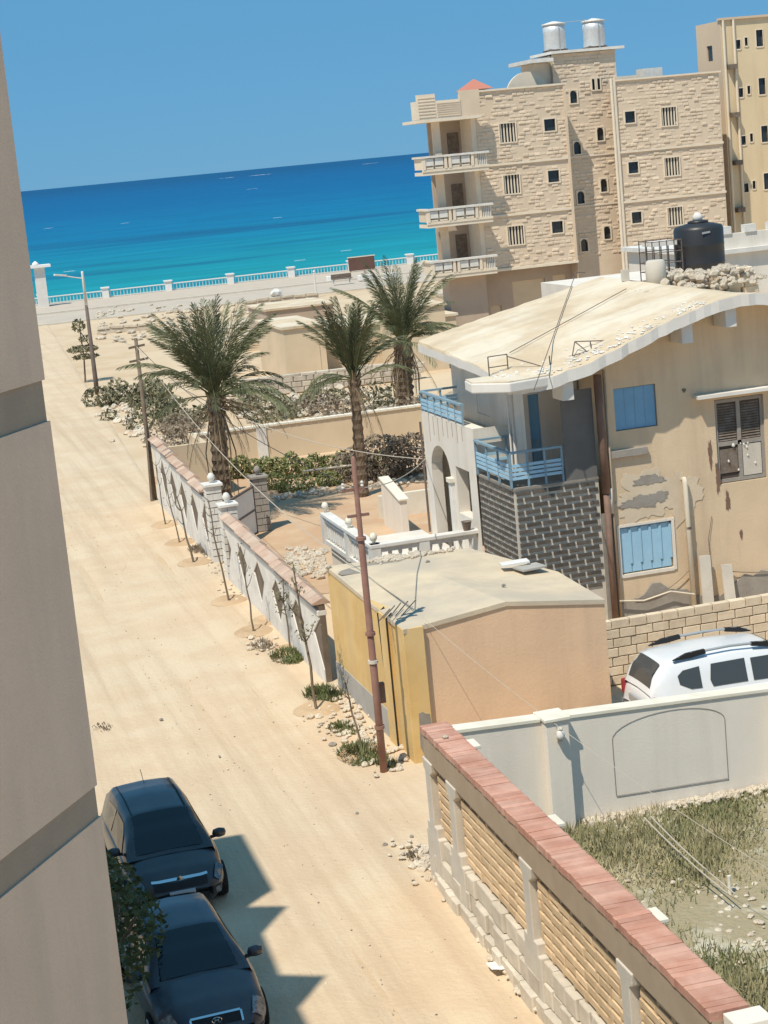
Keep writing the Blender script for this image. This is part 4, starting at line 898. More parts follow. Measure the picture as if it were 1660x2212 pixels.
# drain pipes
build(MB().tube([(15.86, 39.86, .2), (15.86, 39.86, 3.4)], .075, 8), 'drain_pipe', 'brownpipe', hs, True)
build(MB().tube([(15.86, 39.86, 3.4), (15.84, 39.86, 6.2)], .095, 8), 'drain_pipe', 'brownpipe', hs, True)
build(MB().tube([(16.02, 39.9, .1), (16.02, 39.9, 6.3)], .035, 8), 'drain_pipe', 'beam', hs, True)
build(MB().tube([(15.97, 39.88, 2.9), (15.97, 39.88, 3.5)], .05, 8), 'pipe_joint', 'concrete', hs, True)
build(MB().tube([(17.86, FY, 3.45), (17.86, 39.9, 3.47), (17.86, 39.86, 3.36), (17.9, 39.86, .1)], .062, 10), 'vent_pipe', 'creampipe', hs, True)
build(MB().lathe([(.068,0),(.068,.06)], (17.88, 39.86, 2.25), 10), 'pipe_joint', 'polegrey', hs)
build(MB().tube([(16.0,39.85,.78),(16.6,39.83,.70),(17.3,39.83,.82),(17.9,39.8,.66)], .022, 5), 'hose', 'creampipe', hs)
build(MB().tube(catenary((16.4,39.93,.75),(18.0,39.93,1.35),.22,10), .01, 4), 'cable', 'twig', hs); build(MB().tube(catenary((18.9,39.93,1.05),(21.5,39.93,.9),.12,10), .012, 4), 'cable', 'twig', hs)
build(MB().tube([(18.55,39.97,2.45),(18.42,39.96,1.9),(18.45,39.96,1.0)], .008, 4), 'cable', 'twig', hs)
# planks leaning on the wall
for x0, tp, sl, lb in ((18.1, 1.55, .1, 'broad grey plank leaning on the house wall beside the cream pipe'), (18.72, 1.25, .05, 'second grey plank leaning on the house wall, further right')):
    solo(MB().obox((x0+sl, 39.72, tp/2), (.14,0,-.01), (0,.02,.0), (sl*.4,.13,tp/2)), 'plank', 'concrete', lb, 'plank', (x0, 39.7, 0))
# grey sheet closing the balcony end
build(MB().box(14.93, 15.72, FY-.02, FY+.0, 3.78, 5.9), 'grey_screen', 'greysheet', hs)
# dark brick bay: pale mortar core, bricks proud
build(MB().box(13.652, 15.74, FY+.002, 42.62, 0, 3.74), 'bay_core', 'mortar', hs)
V, F = chamfer_box(1, 1, 1, .04); bk = MB().add(V, F).mesh('bay_brick', (0,0,0), 'darkbrick')
bkx = MB().add([(y, -x, z) for x, y, z in V], F).mesh('bay_brick', (0,0,0), 'darkbrick')
rowh = .152; z = 1.15; c = 0
while z < 3.72:
    x = 13.66-(.2 if c % 2 else 0)
    while x < 15.7:
        x0, x1 = max(x, 13.66), min(x+.40, 15.73)
        if x1-x0 > .07: piece('bay_brick', bk, ((x0+x1)/2, FY+.025, z+rowh/2), hs, (x1-x0-.055, .10, rowh-.062), (rnd(-.02,.02), rnd(-.015,.015), 0))
        x += .40
    y = FY+.0-(.2 if c % 2 == 0 else 0)
    while y < 42.6:
        y0, y1 = max(y, FY+.07), min(y+.40, 42.62)
        if y1-y0 > .07: piece('bay_brick', bkx, (13.68, (y0+y1)/2, z+rowh/2), hs, (.10, y1-y0-.055, rowh-.062), (0, rnd(-.015,.015), rnd(-.02,.02)))
        y += .40
    z += rowh; c += 1
build(MB().box(13.62, 15.74, FY-.03, 42.6, 3.745, 3.80), 'balcony_floor', 'darkpatch', hs)
for i in range(5): build(MB().lathe([(.07,0),(.05,.06),(.01,.2)], (15.0+.15*i, FY+.05, 3.80), 6), 'cresting', 'darkpatch', hs)
build(MB().box(15.745, 16.05, FY-.05, FY-.004, 0, 2.9), 'rough_pier', 'greypatch', hs)
# balcony railings, blue flats on posts
def rail_run(a, b_, z0, z1, nposts, slats):
    a, b_ = Vector(a), Vector(b_); u = (b_-a); 
    build(MB().obox((a+b_)/2+Vector((0,0,z1)), u/2*1.01, Vector((-u.y,u.x,0)).normalized()*.045, (0,0,.025)), 'top_rail', 'railblue', hs)
    for z in slats: build(MB().obox((a+b_)/2+Vector((0,0,z)), u/2, Vector((-u.y,u.x,0)).normalized()*.012, (0,0,.035)), 'slat', 'bluelight', hs)
    for i in range(nposts): p = a+u*i/(nposts-1); build(MB().box(p.x-.022, p.x+.022, p.y-.022, p.y+.022, z0, z1-.02), 'post', 'railblue', hs)
rail_run((13.6,40.02,0), (14.88,40.02,0), 3.8, 4.63, 4, (4.02, 4.12, 4.22, 4.32))
rail_run((13.6,40.05,0), (13.6,42.5,0), 3.8, 4.63, 4, (4.02, 4.12, 4.22, 4.32))
rail_run((13.6,42.52,0), (15.2,42.52,0), 3.8, 4.63, 3, (4.1, 4.25))
rail_run((13.6,43.35,0), (13.6,46.85,0), 4.9, 5.42, 7, (5.0, 5.1, 5.2))
rail_run((13.62,46.87,0), (15.2,46.87,0), 4.9, 5.42, 4, (5.0, 5.1, 5.2))
# upper rooms, set back from the balconies
build(MB().wallY(41.6, 14.6, 16.0, 3.8, 6.6, [(14.72,15.0,3.85,5.7)], .12), 'upper_wall', 'sidewhite', hs)
bd = build(MB().box(14.73, 14.99, 41.66, 41.70, 3.86, 5.69), 'blue_door', 'blue', hs)
build(MB().box(14.76, 14.96, 41.64, 41.66, 3.95, 4.6), 'panel', 'railblue', bd)
build(MB().wallX(14.6, 41.6, 47.2, 3.8, 6.7, [(44.2,45.2,4.9,5.5)], .12), 'upper_wall', 'sidewhite', hs)
build(MB().box(14.66, 14.70, 44.21, 45.19, 4.91, 5.49), 'shutter', 'blue', hs)
build(MB().tube([(14.2,41.3,6.3),(14.2,41.3,3.8)], .04, 8), 'slim_column', 'fascia', hs); build(MB().tube([(14.1,41.3,6.3),(14.1,41.3,3.8)], .025, 8), 'slim_column', 'fascia', hs)
# street side wall with arched porch
sw = MB(); N = 12
ya, yb, zs_, zt = 44.75, 46.45, 3.35, 4.12
X = 13.6
arch = [((ya+yb)/2+(yb-ya)/2*math.cos(math.pi*i/N), zs_+(zt-zs_)*math.sin(math.pi*i/N)) for i in range(N+1)]   # from yb side to ya side
sw.wallX(X, 42.62, 44.75, 1.0, 4.9, [(43.2, 44.3, 2.55, 3.76)], .3)
sw.wallX(X, 46.45, 46.95, 1.0, 4.9)
sw.add([(X,ya,4.9),(X,yb,4.9)]+[(X,y,z) for y, z in arch], [tuple([1, 0]+[len(arch)+1-i for i in range(len(arch))])])
for (y0, z0), (y1, z1) in zip([(yb,1.5)]+arch, arch+[(ya,1.5)]): sw.add([(X,y0,z0),(X,y1,z1),(X+.3,y1,z1),(X+.3,y0,z0)], [(0,1,2,3)])
sw.add([(X,46.95,1.0),(X+2,46.95,1.0),(X+2,46.95,4.9),(X,46.95,4.9)], [(0,1,2,3)])
sw.add([(X,42.63,4.9),(X+.3,42.63,4.9),(X+.3,46.95,4.9),(X,46.95,4.9)], [(0,1,2,3)])
sw.add([(X,42.62,3.8),(X+1.2,42.62,3.8),(X+1.2,42.62,4.9),(X,42.62,4.9)], [(0,1,2,3)])
build(sw, 'porch_wall', 'sidewhite', hs)
build(MB().box(13.62, 14.6, 42.64, 46.93, 4.55, 4.62), 'terrace_floor', 'roofconc', hs)
build(MB().wallX(15.1, 42.6, 46.95, 1.5, 4.5, [(45.0,45.9,1.6,3.6)], .1), 'porch_back_wall', 'houseplaster', hs)
build(MB().box(15.18, 15.22, 45.02, 45.88, 1.62, 3.58), 'porch_door', 'wood', hs)
build(MB().box(13.5, 13.72, 44.52, 44.74, 1.5, 3.3), 'porch_column', 'white', hs, bev=.02); build(MB().box(13.46, 13.76, 44.48, 44.78, 3.3, 3.42), 'capital', 'whitecap', hs, bev=.01)
build(MB().box(16.0, 22, 41.7, 46.9, 0, 6.4), 'rear_rooms', 'sidewhite', hs)
build(MB().box(14.62, 15.99, 42.7, 46.9, 4.63, 6.3), 'upper_room', 'sidewhite', hs)
build(MB().tube([(13.55, 46.98, 4.6), (13.55, 46.98, 1.6)], .03, 6), 'down_pipe', 'polegrey', hs)
# water streaks under the terrace rail
for i in range(8): build(MB().box(13.594, 13.598, 43.5+.4*i, 43.53+.4*i, 4.3+rnd(-.2,.2), 4.86), 'rust_streak', 'beam', hs)
# roof clutter
def frame_rack(px, py, label):
    p = PZ(px, py, 6.9); p.z = zb(p.x)+.05+.1*(p.y-RY0)/8
    t = thing('antenna_rack', label, 'rack', tuple(p)); mb = MB()
    for a, b_ in (((-.35,0,0),(-.35,0,.45)),((.15,.1,0),(.15,.1,.45)),((-.35,0,.45),(.15,.1,.45)),((-.35,0,.2),(.15,.1,.2)),((.15,.1,.4),(1.0,-.4,.05)),((1.0,-.4,.35),(1.0,-.4,-.05))): build(MB().tube([p+Vector(a), p+Vector(b_)], .014, 4), 'bar', 'polegrey', t)
frame_rack(1085, 765, 'bent metal antenna rack near the street edge of the sloping roof')
p = PZ(1270, 738, 7.0); p.z = zb(p.x)+.05; t = thing('metal_rack', 'collapsed metal rack lying flat on the middle of the sloping roof', 'rack', tuple(p))
for a, b_ in (((-.4,0,0),(-.2,.3,.28)),((-.2,.3,.28),(0,0,.02)),((-.4,0,0),(.5,.1,.1)),((-.2,.3,.28),(.55,.25,.22)),((.5,.1,.1),(.55,.25,.22)),((0,0,.02),(.3,.4,.15)),((.1,.05,.05),(.2,.35,.22))): build(MB().tube([p+Vector(a), p+Vector(b_)], .014, 4), 'bar', 'polegrey', t)
p = PZ(1355, 655, 7.2); p.z = zb(p.x)+.08; t = thing('junction_post', 'short metal post with box halfway up the roof wire', 'post', tuple(p))
build(MB().box(p.x-.1, p.x+.1, p.y-.05, p.y+.05, p.z, p.z+.3), 'box', 'concrete', t); build(MB().tube([p+Vector((.1,0,0)), p+Vector((.3,-.5,-.05))], .02, 4), 'leg', 'polegrey', t)
for a, b_, lb in (((1100,742),(1355,650),'dark wire laid along the middle of the sloping roof'), ((1150,790),(1265,605),'thin wire running up the sloping roof to its ridge')):
    A_, B_ = PZ(*a, 7.0), PZ(*b_, 7.4); P = [A_.lerp(B_, i/10) for i in range(11)]
    for q in P: q.z = zst(q.x)+.06+.08*(q.y-RY0)/8
    solo(MB().tube(P, .012, 4), 'roof_wire', 'polegrey', lb, 'wire', tuple(P[0]))
# tank, cage and rubble base on the roof
build(MB().box(20.75, 23.3, 46.3, 48.9, 6.3, 7.42), 'tank_base', 'stonewhite', hs)
V, F = chamfer_box(1, 1, 1, .08); st_ = MB().add(V, F).mesh('base_stone', (0,0,0), 'stonewhite')
for rz_ in range(4):
    x = 20.25-.1*(rz_%2)
    while x < 22.2:
        ln = rnd(.3,.6); piece('base_stone', st_, (x+ln/2, 44.8+rnd(-.08,.08), 7.28+.17*rz_), hs, (ln-.03, .35, .18), (rnd(-.06,.06),rnd(-.06,.06),rnd(-.15,.15))); x += ln
rb = MB(); rr = random.Random(77)
for i in range(190): rb.rock((rr.uniform(19.6,22.2), 44.8+rr.gauss(0,.22), 7.62+rr.uniform(0,.30)), rr.uniform(.05,.16), .8, i)
for i in range(80): rb.rock((rr.uniform(18.6,22.5), 44.2+rr.uniform(-1.2,.4), 7.62), rr.uniform(.03,.11), .7, i+300)
stuff(rb, 'rooftop_rubble', 'stone', 'loose rubble stones heaped around the black tank on the roof', 'rubble')
solo(MB().lathe([(.26,0),(.27,.55),(.24,.75),(.2,.78)], (19.55, 44.6, 7.55), 14), 'cement_drum', 'concrete', 'grey cement drum standing on the roof left of the rubble', 'drum', (19.55, 44.6, 7.55), smooth=True)
tk = thing('water_tank', 'large black plastic water tank on the rubble base of the gabled house', 'water tank', (22.4, 48, 7.42))
build(MB().lathe([(.66,0),(.69,.05),(.69,.42),(.70,.45),(.69,.48),(.69,.92),(.70,.95),(.69,.98),(.69,1.38),(.64,1.47),(.30,1.55),(.28,1.56)], (22.4, 48, 7.42), 32), 'shell', 'blackplastic', tk, True)
build(MB().lathe([(.29,1.55),(.29,1.60),(.16,1.63)], (22.4, 48, 7.42), 20), 'hatch', 'blackplastic', tk, True)
build(MB().lathe([(.13,1.6),(.15,1.72),(.06,1.83)], (22.4, 48, 7.43), 10), 'cover_bundle', 'white', tk, True)
build(MB().obox((22.3, 47.30, 8.72), (.12,0,.01), (0,.01,0), (0,0,.025)), 'label_plate', 'greytrim', tk)
cg = thing('cage', 'rusty wire cage with white lining left of the black tank', 'cage', (21.2, 48, 7.42))
for ix in range(5):
    for iy in range(3):
        if 0 < ix < 4 and iy == 1: continue
        build(MB().box(20.78+.22*ix-.012, 20.78+.22*ix+.012, 47.55+.45*iy-.012, 47.55+.45*iy+.012, 7.42, 8.62), 'upright', 'polegrey', cg)
for z in (7.5, 7.75, 8.0, 8.3, 8.6):
    for (a, b_) in (((20.78,47.54),(21.66,47.54)),((20.78,48.46),(21.66,48.46)),((20.77,47.55),(20.77,48.45)),((21.67,47.55),(21.67,48.45))): build(MB().tube([(a[0],a[1],z),(b_[0],b_[1],z)], .012, 4), 'ring', 'polegrey', cg)
build(MB().box(20.85, 21.6, 47.7, 48.4, 8.46, 8.58), 'white_tray', 'white', cg)
# ---------------- raised terrace with balustrade
te = thing('terrace', 'raised white terrace with balustrade and ball finials before the arched porch', 'terrace', (12, 45, 0))
build(MB().box(11.0, 13.58, 43.0, 47.9, 0, 1.5), 'base', 'sidewhite', te)
for a, b_ in (((10.95,43.0),(13.55,43.0)), ((10.95,43.0),(10.95,47.9))):
    a, b_ = Vector((*a,0)), Vector((*b_,0)); u = b_-a; L = u.length; w_ = Vector((-u.y,u.x,0)).normalized()
    build(MB().obox((a+b_)/2+Vector((0,0,2.3)), u/2+u.normalized()*.12, w_*.14, (0,0,.05)), 'handrail', 'white', te, bev=.015)
    build(MB().obox((a+b_)/2+Vector((0,0,2.19)), u/2, w_*.09, (0,0,.055)), 'under_rail', 'pwhite', te)
    build(MB().obox((a+b_)/2+Vector((0,0,1.56)), u/2, w_*.1, (0,0,.06)), 'foot_rail', 'white', te)
    n_ = int(L/.24)
    for i in range(n_):
        p = a+u*(i+.5)/n_; build(MB().lathe([(.05,0),(.03,.06),(.065,.2),(.03,.36),(.055,.46),(.05,.5)], (p.x, p.y, 1.63), 8), 'baluster', 'white', te, True)
for p in ((10.95,43.0),(10.95,45.4),(10.95,47.95),(12.2,43.0)):
    q = build(MB().box(p[0]-.13, p[0]+.13, p[1]-.13, p[1]+.13, 1.5, 2.25), 'pier', 'white', te)
    if p[0] < 12: build(MB().lathe([(.05,0),(.04,.05),(.09,.12),(.1,.18),(.06,.26),(.0,.28)], (p[0], p[1], 2.355), 10), 'finial', 'whitecap', q, True)
solo(MB().lathe([(.09,0),(.13,.22),(.14,.22),(.12,.2),(.02,.19)], (13.35, 42.98, 2.355), 12), 'flower_pot', 'wood', 'dark flower pot on the end of the terrace handrail', 'pot', (13.35, 42.98, 2.355))
# ---------------- neighbour behind the house, at the right edge
nh = thing('white_house', 'pale flat roofed house with scalloped ornaments at the right edge behind the tank', 'house', (28, 58, 0))
build(MB().box(27.0, 36, 57, 64, 0, 7.35), 'wall', 'whitewall', nh); build(MB().box(26.8, 36.2, 56.8, 64.2, 7.35, 7.5), 'cornice', 'white', nh)
build(MB().box(27.0, 36, 57.05, 57.25, 7.5, 8.0), 'parapet', 'sidewhite', nh)
for i in range(5): build(MB().lathe([(.02,0),(.45,.0),(.38,.3),(.15,.5),(.02,.52)], (28.2+1.3*i, 56.98, 6.0), 10), 'shell_ornament', 'fascia', nh)
for x in (27.4, 28.3, 29.2): build(MB().box(x, x+.4, 57.0, 57.3, 8.0, 8.25), 'merlon', 'white', nh)
build(MB().lathe([(.28,-.08),(.3,0),(.28,.08)], (0,0,0), 16).__class__().tube([(29.9,56.9,8.25),(29.9,57.1,8.25)], .32, 16), 'round_vent', 'white', nh)
build(MB().box(30.5, 33.5, 56.9, 57.0, 5.2, 6.2), 'window', 'interior', nh)
solo(MB().box(22.4, 26.4, 57.0, 61.0, 0, 6.8), 'plain_house', 'sidewhite', 'plain white cube house wall glimpsed between the tank cage and stone building', 'house', (24, 59, 0))
# ================================================================ TALL STONE CLAD BUILDING
tb_ = thing('stone_building', 'four storey stone clad apartment building with corner balconies and roof tower by the sea', 'building', (42, 106, 0))
LF, TF, RF = 105.0, 106.8, 105.7
TS = TF/105.0                                # tower front is set back: carry its measures to that depth
def tz(z): return 11.6+(z-11.6)*TS
big = [11.75, 8.75, 5.75]
Lh = [(36.72,37.70,z,z+1.08) for z in big]+[(39.52,40.22,z+.42,z+1.1) for z in big]
Rh = [(47.35,48.32,z+.08,z+1.15) for z in big]+[(44.98,45.62,z+.45,z+1.12) for z in big]
Th = [(41.28,41.72,z-.35,z+.38) for z in (13.99,11.01,8.09,5.25)]+[(42.82,43.24,z-.36,z+.40) for z in (11.69,8.66,5.84)]+[(42.72,42.90,14.3,14.95),(43.06,43.24,14.3,14.95)]
Th = [(a*TS, b_*TS, tz(c), tz(d)) for a, b_, c, d in Th]
def clad(y, x0, x1, z0, z1, holes, acc, keep):
    pz = .21; c = 0; z = z0
    while z < z1-.1:
        x = x0+(0 if c % 2 else -.22)
        while x < x1:
            ln = rnd(.30,.46); a, b_ = max(x, x0), min(x+ln, x1); cx, cz = (a+b_)/2, z+pz/2
            if b_-a > .12 and not any(h[0]-.14 < cx < h[1]+.14 and h[2]-.16 < cz < h[3]+.16 for h in holes):
                s_ = rnd(0,1)
                if s_ < .66: acc.append((cx, y, cz, b_-a-.03, pz-.045-rnd(0,.05), rnd(.025,.06) if s_ > .3 else rnd(.008,.025)))
            x += ln
        z += pz; c += 1
acc = []
BL = [(4.45,7.42),(7.62,10.4),(10.58,14.7)]
for z0, z1 in BL: clad(LF, 35.32, 40.98, z0, z1, Lh, acc, 0)
clad(TF, 41.02, 45.0, 4.45, 16.6, Th, acc, 0)
for z0, z1 in BL: clad(RF, 44.45, 51.25, z0, z1 if z1 < 14 else 14.6, Rh, acc, 0)
build(MB().wallY(LF, 35.3, 41.0, 4.4, 14.75, Lh, .2), 'wall', 'cladback', tb_)
build(MB().wallY(TF, 41.0, 45.1, 3.0, 16.62, Th, .2), 'tower_wall', 'cladback', tb_)
build(MB().wallY(RF, 44.3, 51.3, 0, 14.7, Rh, .2), 'wall', 'cladback', tb_)
sides = MB().add([(41.0,LF,0),(41.0,TF,0),(41.0,TF,14.75),(41.0,LF,14.75)], [(0,1,2,3)])
sides.add([(45.1,TF,16.62),(45.1,110,16.62),(45.1,110,14.0),(45.1,TF,14.0)], [(0,1,2,3)]); sides.add([(51.3,RF,0),(51.3,108,0),(51.3,108,14.7),(51.3,RF,14.7)], [(0,1,2,3)])
sides.add([(35.3,LF,4.4),(35.3,LF,14.75),(35.3,107,14.75),(35.3,107,4.4)], [(0,1,2,3)])
build(sides, 'return_wall', 'cladback', tb_)
build(MB().box(35.4, 41.0, 107.3, 109.0, 0, 13.3), 'rear_block', 'groundfl', tb_); build(MB().box(41.01, 51.2, 107.3, 116, 0, 14.0), 'rear_block', 'groundfl', tb_)
# cladding stones: the largest as pieces, the rest joined
V, F = chamfer_box(1, 1, 1, .18); csm = MB().add(V, F).mesh('cladding_stone', (0,0,0), 'clad')
acc.sort(key=lambda q: -q[3]*q[4]*(1+q[5]*8))
for q in acc[:298]: piece('cladding_stone', csm, (q[0], q[1]-q[5]/2+.01, q[2]), tb_, (q[3], q[5]+.02, q[4]), (rnd(-.1,.1), rnd(-.04,.04), rnd(-.05,.05)))
jm = MB()
for cx, y, cz, l_, h_, d_ in acc[298:]:
    jm.add([(cx+vx*l_, y-d_/2+.01+vy*(d_+.02), cz+vz*h_) for vx, vy, vz in V], F)
o = build(jm, 'cladding_stones', 'clad', tb_); o['kind'] = 'stuff'
# trim bands, pilasters, parapet
for y, x0, x1 in ((LF,35.28,41.02),(RF,44.28,51.32)):
    for z in (7.46, 10.44): build(MB().box(x0, x1, y-.1, y-.002, z, z+.13), 'floor_band', 'trim', tb_)
build(MB().box(35.28, 41.02, LF-.14, LF-.002, 4.28, 4.44), 'floor_band', 'trim', tb_)
for z in (7.46, 10.44): build(MB().box(41.03, 44.98, TF-.06, TF-.002, z, z+.1), 'floor_band', 'trim', tb_)
build(MB().box(35.2, 41.1, LF-.12, LF+.25, 14.75, 14.86), 'parapet_cap', 'trim', tb_); build(MB().box(44.3, 51.4, RF-.12, RF+.25, 14.70, 14.80), 'parapet_cap', 'trim', tb_)
build(MB().box(44.3, 44.46, RF-.14, RF-.003, 0, 14.7), 'corner_pilaster', 'trim', tb_); build(MB().box(40.84, 40.99, LF-.12, LF-.003, 4.45, 14.7), 'corner_pilaster', 'cladback', tb_)
build(MB().tube([(44.2,RF-.12,14.9),(44.2,RF-.12,2)], .09, 8), 'drain_pipe', 'trim', tb_)
def window(parent, x0, x1, z0, z1, y, bars, arch=False):
    f_ = MB(); t_ = .07
    for a, b_, c, d in ((x0-t_,x0,z0-t_,z1+t_),(x1,x1+t_,z0-t_,z1+t_),(x0,x1,z0-t_,z0),(x0,x1,z1,z1+t_)): f_.box(a, b_, y-.07, y+.1, c, d)
    w_ = build(f_, 'window', 'trim', parent)
    build(MB().box(x0, x1, y+.12, y+.15, z0, z1), 'pane', 'glass', w_)
    for i in range(bars):
        a = x0+(x1-x0)*(i+.5)/bars; build(MB().box(a-.035, a+.035, y+.02, y+.09, z0, z1), 'bar', 'trim', w_)
    if arch:
        N = 10; r_ = (x1-x0)/2; cx = (x0+x1)/2; cz = z1-r_
        for s_ in (-1, 1):
            P = [(cx+s_*r_, z1)]+[(cx+s_*r_*math.cos(math.pi/2*i/N), cz+r_*math.sin(math.pi/2*i/N)) for i in range(N+1)]
            build(MB().prism(P, 'Y', y-.05, y+.1), 'arch_spandrel', 'trim', w_)
for i, h in enumerate(Lh): window(tb_, *h, LF, 5 if i < 3 else 0)
for i, h in enumerate(Rh): window(tb_, *h, RF, 5 if i < 3 else 0)
for h in Th: window(tb_, *h, TF, 0, True)
# balconies and loggia at the seaward corner
build(MB().box(35.0, 35.29, LF+.0, 107, 4.4, 14.75), 'loggia_pier', 'trim', tb_)
for z in (4.4, 7.4, 10.4):
    bl_ = build(MB().box(31.5, 35.45, 103.7, 105.6, z-.12, z+.08), 'balcony', 'trim', tb_)
    build(MB().box(31.4, 35.5, 103.6, 103.95, z+.86, z+.98), 'balcony_rail', 'white', bl_); build(MB().box(31.4, 31.65, 103.96, 105.6, z+.86, z+.98), 'balcony_rail', 'trim', bl_)
    build(MB().box(31.45, 35.44, 103.86, 103.92, z+.2, z+.86), 'balcony_backing', 'trim', bl_); build(MB().box(31.45, 35.45, 103.66, 103.9, z+.08, z+.22), 'balcony_foot', 'trim', bl_)
    for x in (31.62, 32.2, 33.2, 33.82):
        build(MB().box(x, x+.5, 103.68, 103.82, z+.42, z+.82), 'balcony_panel', 'white', bl_); build(MB().box(x+.02, x+.48, 103.72, 103.8, z+.24, z+.34), 'balcony_panel', 'trim', bl_)
    build(MB().box(31.5, 31.62, 103.95, 105.5, z+.22, z+.84), 'balcony_panel', 'clad', bl_)
    for x in (31.46, 32.76, 33.02, 34.4): build(MB().box(x, x+.16, 103.64, 103.88, z+.2, z+.88), 'balcony_pier', 'trim', bl_)
    build(MB().box(34.6, 34.8, 103.70, 103.84, z+.22, z+.86), 'balcony_panel', 'clad', bl_)
    for i in range(5): build(MB().box(34.86+.11*i, 34.92+.11*i, 103.74, 103.82, z+.22, z+.86), 'baluster', 'white', bl_)
    cl_ = build(MB().box(32.55, 32.95, 104.6, 105.0, z+.08, z+2.88), 'corner_column', 'clad', tb_)
    build(MB().box(32.96, 34.99, 107.0, 107.2, z+.08, z+2.88), 'loggia_back', 'groundfl', tb_); dd = build(MB().box(34.1, 34.8, 106.95, 106.998, z+.1, z+2.2), 'loggia_door', 'wood', tb_)
build(MB().box(31.5, 35.3, 103.9, 107.2, 13.28, 13.45), 'roof_slab', 'trim', tb_)
for x0, x1, z1, nm in ((31.5,32.6,14.85,'roof_screen'),(32.61,34.1,14.45,'roof_screen')):
    q = build(MB().box(x0, x1, 103.9, 104.1, 13.46, z1), nm, 'trim', tb_)
    for i in range(7): build(MB().box(x0+.05, x1-.05, 103.87, 103.899, 13.55+(z1-13.6)*i/7, 13.55+(z1-13.6)*i/7+.05), 'slat', 'clad', q)
build(MB().box(34.11, 35.3, 103.95, 104.2, 13.46, 14.9), 'roof_pier', 'cladback', tb_); build(MB().box(31.5,31.7,104.11,105.2,13.46,14.5), 'roof_screen', 'trim', tb_)
# ground floor, set back under the cladding
gm = MB().wallY(106.0, 33.0, 41.0, 0, 4.3, [(37.1,39.2,.6,3.5),(35.6,36.3,1.6,2.2),(39.7,40.6,2.0,3.6)], .15); build(gm, 'ground_floor_wall', 'groundfl', tb_)
for a, b_, c, d in ((37.1,39.2,.6,3.5),(35.6,36.3,1.6,2.2),(39.7,40.6,2.0,3.6)): build(MB().box(a+.01, b_-.01, 106.1, 106.13, c+.01, d-.01), 'shop_shutter', 'farbeige', tb_)
build(MB().box(32.7, 35.0, 104.6, 105.98, 0, 4.27), 'corner_pier', 'groundfl', tb_)
# roof tower top, slabs, arch, kiosk
build(MB().box(41.0, 45.05, 107.1, 110, 14, 16.55), 'tower_block', 'trim', tb_); build(MB().box(39.4, 40.89, 106.2, 110, 16.2, 16.42), 'tower_slab', 'white', tb_); build(MB().box(40.9, 45.6, 106.5, 110.2, 16.64, 16.80), 'tower_slab', 'white', tb_)
build(MB().box(40.0, 40.99, 107.1, 109.5, 14.2, 16.19), 'tower_side', 'trim', tb_)
N = 16; build(MB().prism([(39.35+1.35*math.cos(math.pi*i/N), 14.4+1.35*math.sin(math.pi*i/N)) for i in range(N+1)], 'Y', 106.8, 107.0), 'arch_screen', 'trim', tb_)
ks = build(MB().box(35.9, 37.0, 107.6, 108.7, 13.3, 15.0), 'roof_kiosk', 'trim', tb_)
build(MB().add([(35.55,107.25,15.0),(37.35,107.25,15.0),(37.35,109.05,15.0),(35.55,109.05,15.0),(36.45,108.15,15.65)], [(0,1,4),(1,2,4),(2,3,4),(3,0,4),(3,2,1,0)]), 'kiosk_roof', 'redtile', ks)
build(MB().box(44.9, 46.4, 106.6, 107.5, 14.1, 15.0), 'roof_box', 'trim', tb_); build(MB().box(46.9, 48.2, 107.0, 108, 14.1, 15.35), 'roof_box', 'white', tb_)
for x, lb in ((41.55, 'left galvanised water tank on the stone building roof tower'), (44.1, 'right galvanised water tank on the stone building roof tower')):
    t = thing('roof_tank', lb, 'water tank', (x, 107.5, 16.80), 'galvanised tanks on the roof tower')
    build(MB().lathe([(.66,.05),(.68,.1),(.66,.5),(.68,.55),(.66,1.0),(.68,1.05),(.66,1.5)], (x, 107.5, 16.86), 24), 'drum', 'metal', t, True)
    build(MB().lathe([(.72,0),(.72,.08),(.1,.22)], (x, 107.5, 18.36), 24), 'lid', 'white', t, True)
    build(MB().box(x-.6, x+.6, 106.95, 108.05, 16.805, 16.91), 'stand', 'polegrey', t); build(MB().tube([(x+.05,106.8,18.2),(x+.05,106.8,16.76)], .03, 6), 'pipe', 'greytrim', t)
solo(MB().tube([(41.8,107.2,18.45),(43.9,107.2,18.5)], .02, 5), 'tank_pipe', 'greytrim', 'thin pipe bridging the two roof tanks', 'pipe', (42, 107.2, 18.45))

# ================================================================ OCHRE BUILDING AT THE RIGHT EDGE
yb_ = thing('ochre_building', 'tall ochre plastered apartment building at the upper right edge', 'building', (56, 110, 0)); YF = 108.4; YL = 52.9; YD = YL-50.4
wins = []
for i, z in enumerate((15.9, 12.95, 10.0, 7.05)):
    wins += [(55.3,55.75,z+.25,z+1.25), (54.5,54.7,z+.35,z+.85), (53.9,54.2,z+.2,z+.75)]
build(MB().wallY(YF, YL, 66, 0, 17.9, wins, .18), 'wall', 'faryellow', yb_)
build(MB().wallX(YL, YF, 111.9, 0, 17.9, [(109.7,110.5,z-.35,z+.6) for z in (15.9, 12.95, 10.0, 7.05)], .18), 'return_wall', 'farpink', yb_)
for z in (15.9, 12.95, 10.0, 7.05): build(MB().box(YL+.1, YL+.14, 109.7, 110.5, z-.35, z+.6), 'window', 'glass', yb_)
build(MB().box(YL+.2, 66, YF+.3, 111.9, 0, 17.7), 'core', 'farpink', yb_)
build(MB().box(50.42, 56, YF-.03, YF-.003, 15.75, 18.3), 'upper_render', 'farpink', yb_) if False else None
build(MB().box(YL-.1, 66.1, YF-.15, YF+.25, 17.91, 18.05), 'parapet_cap', 'farpink', yb_)
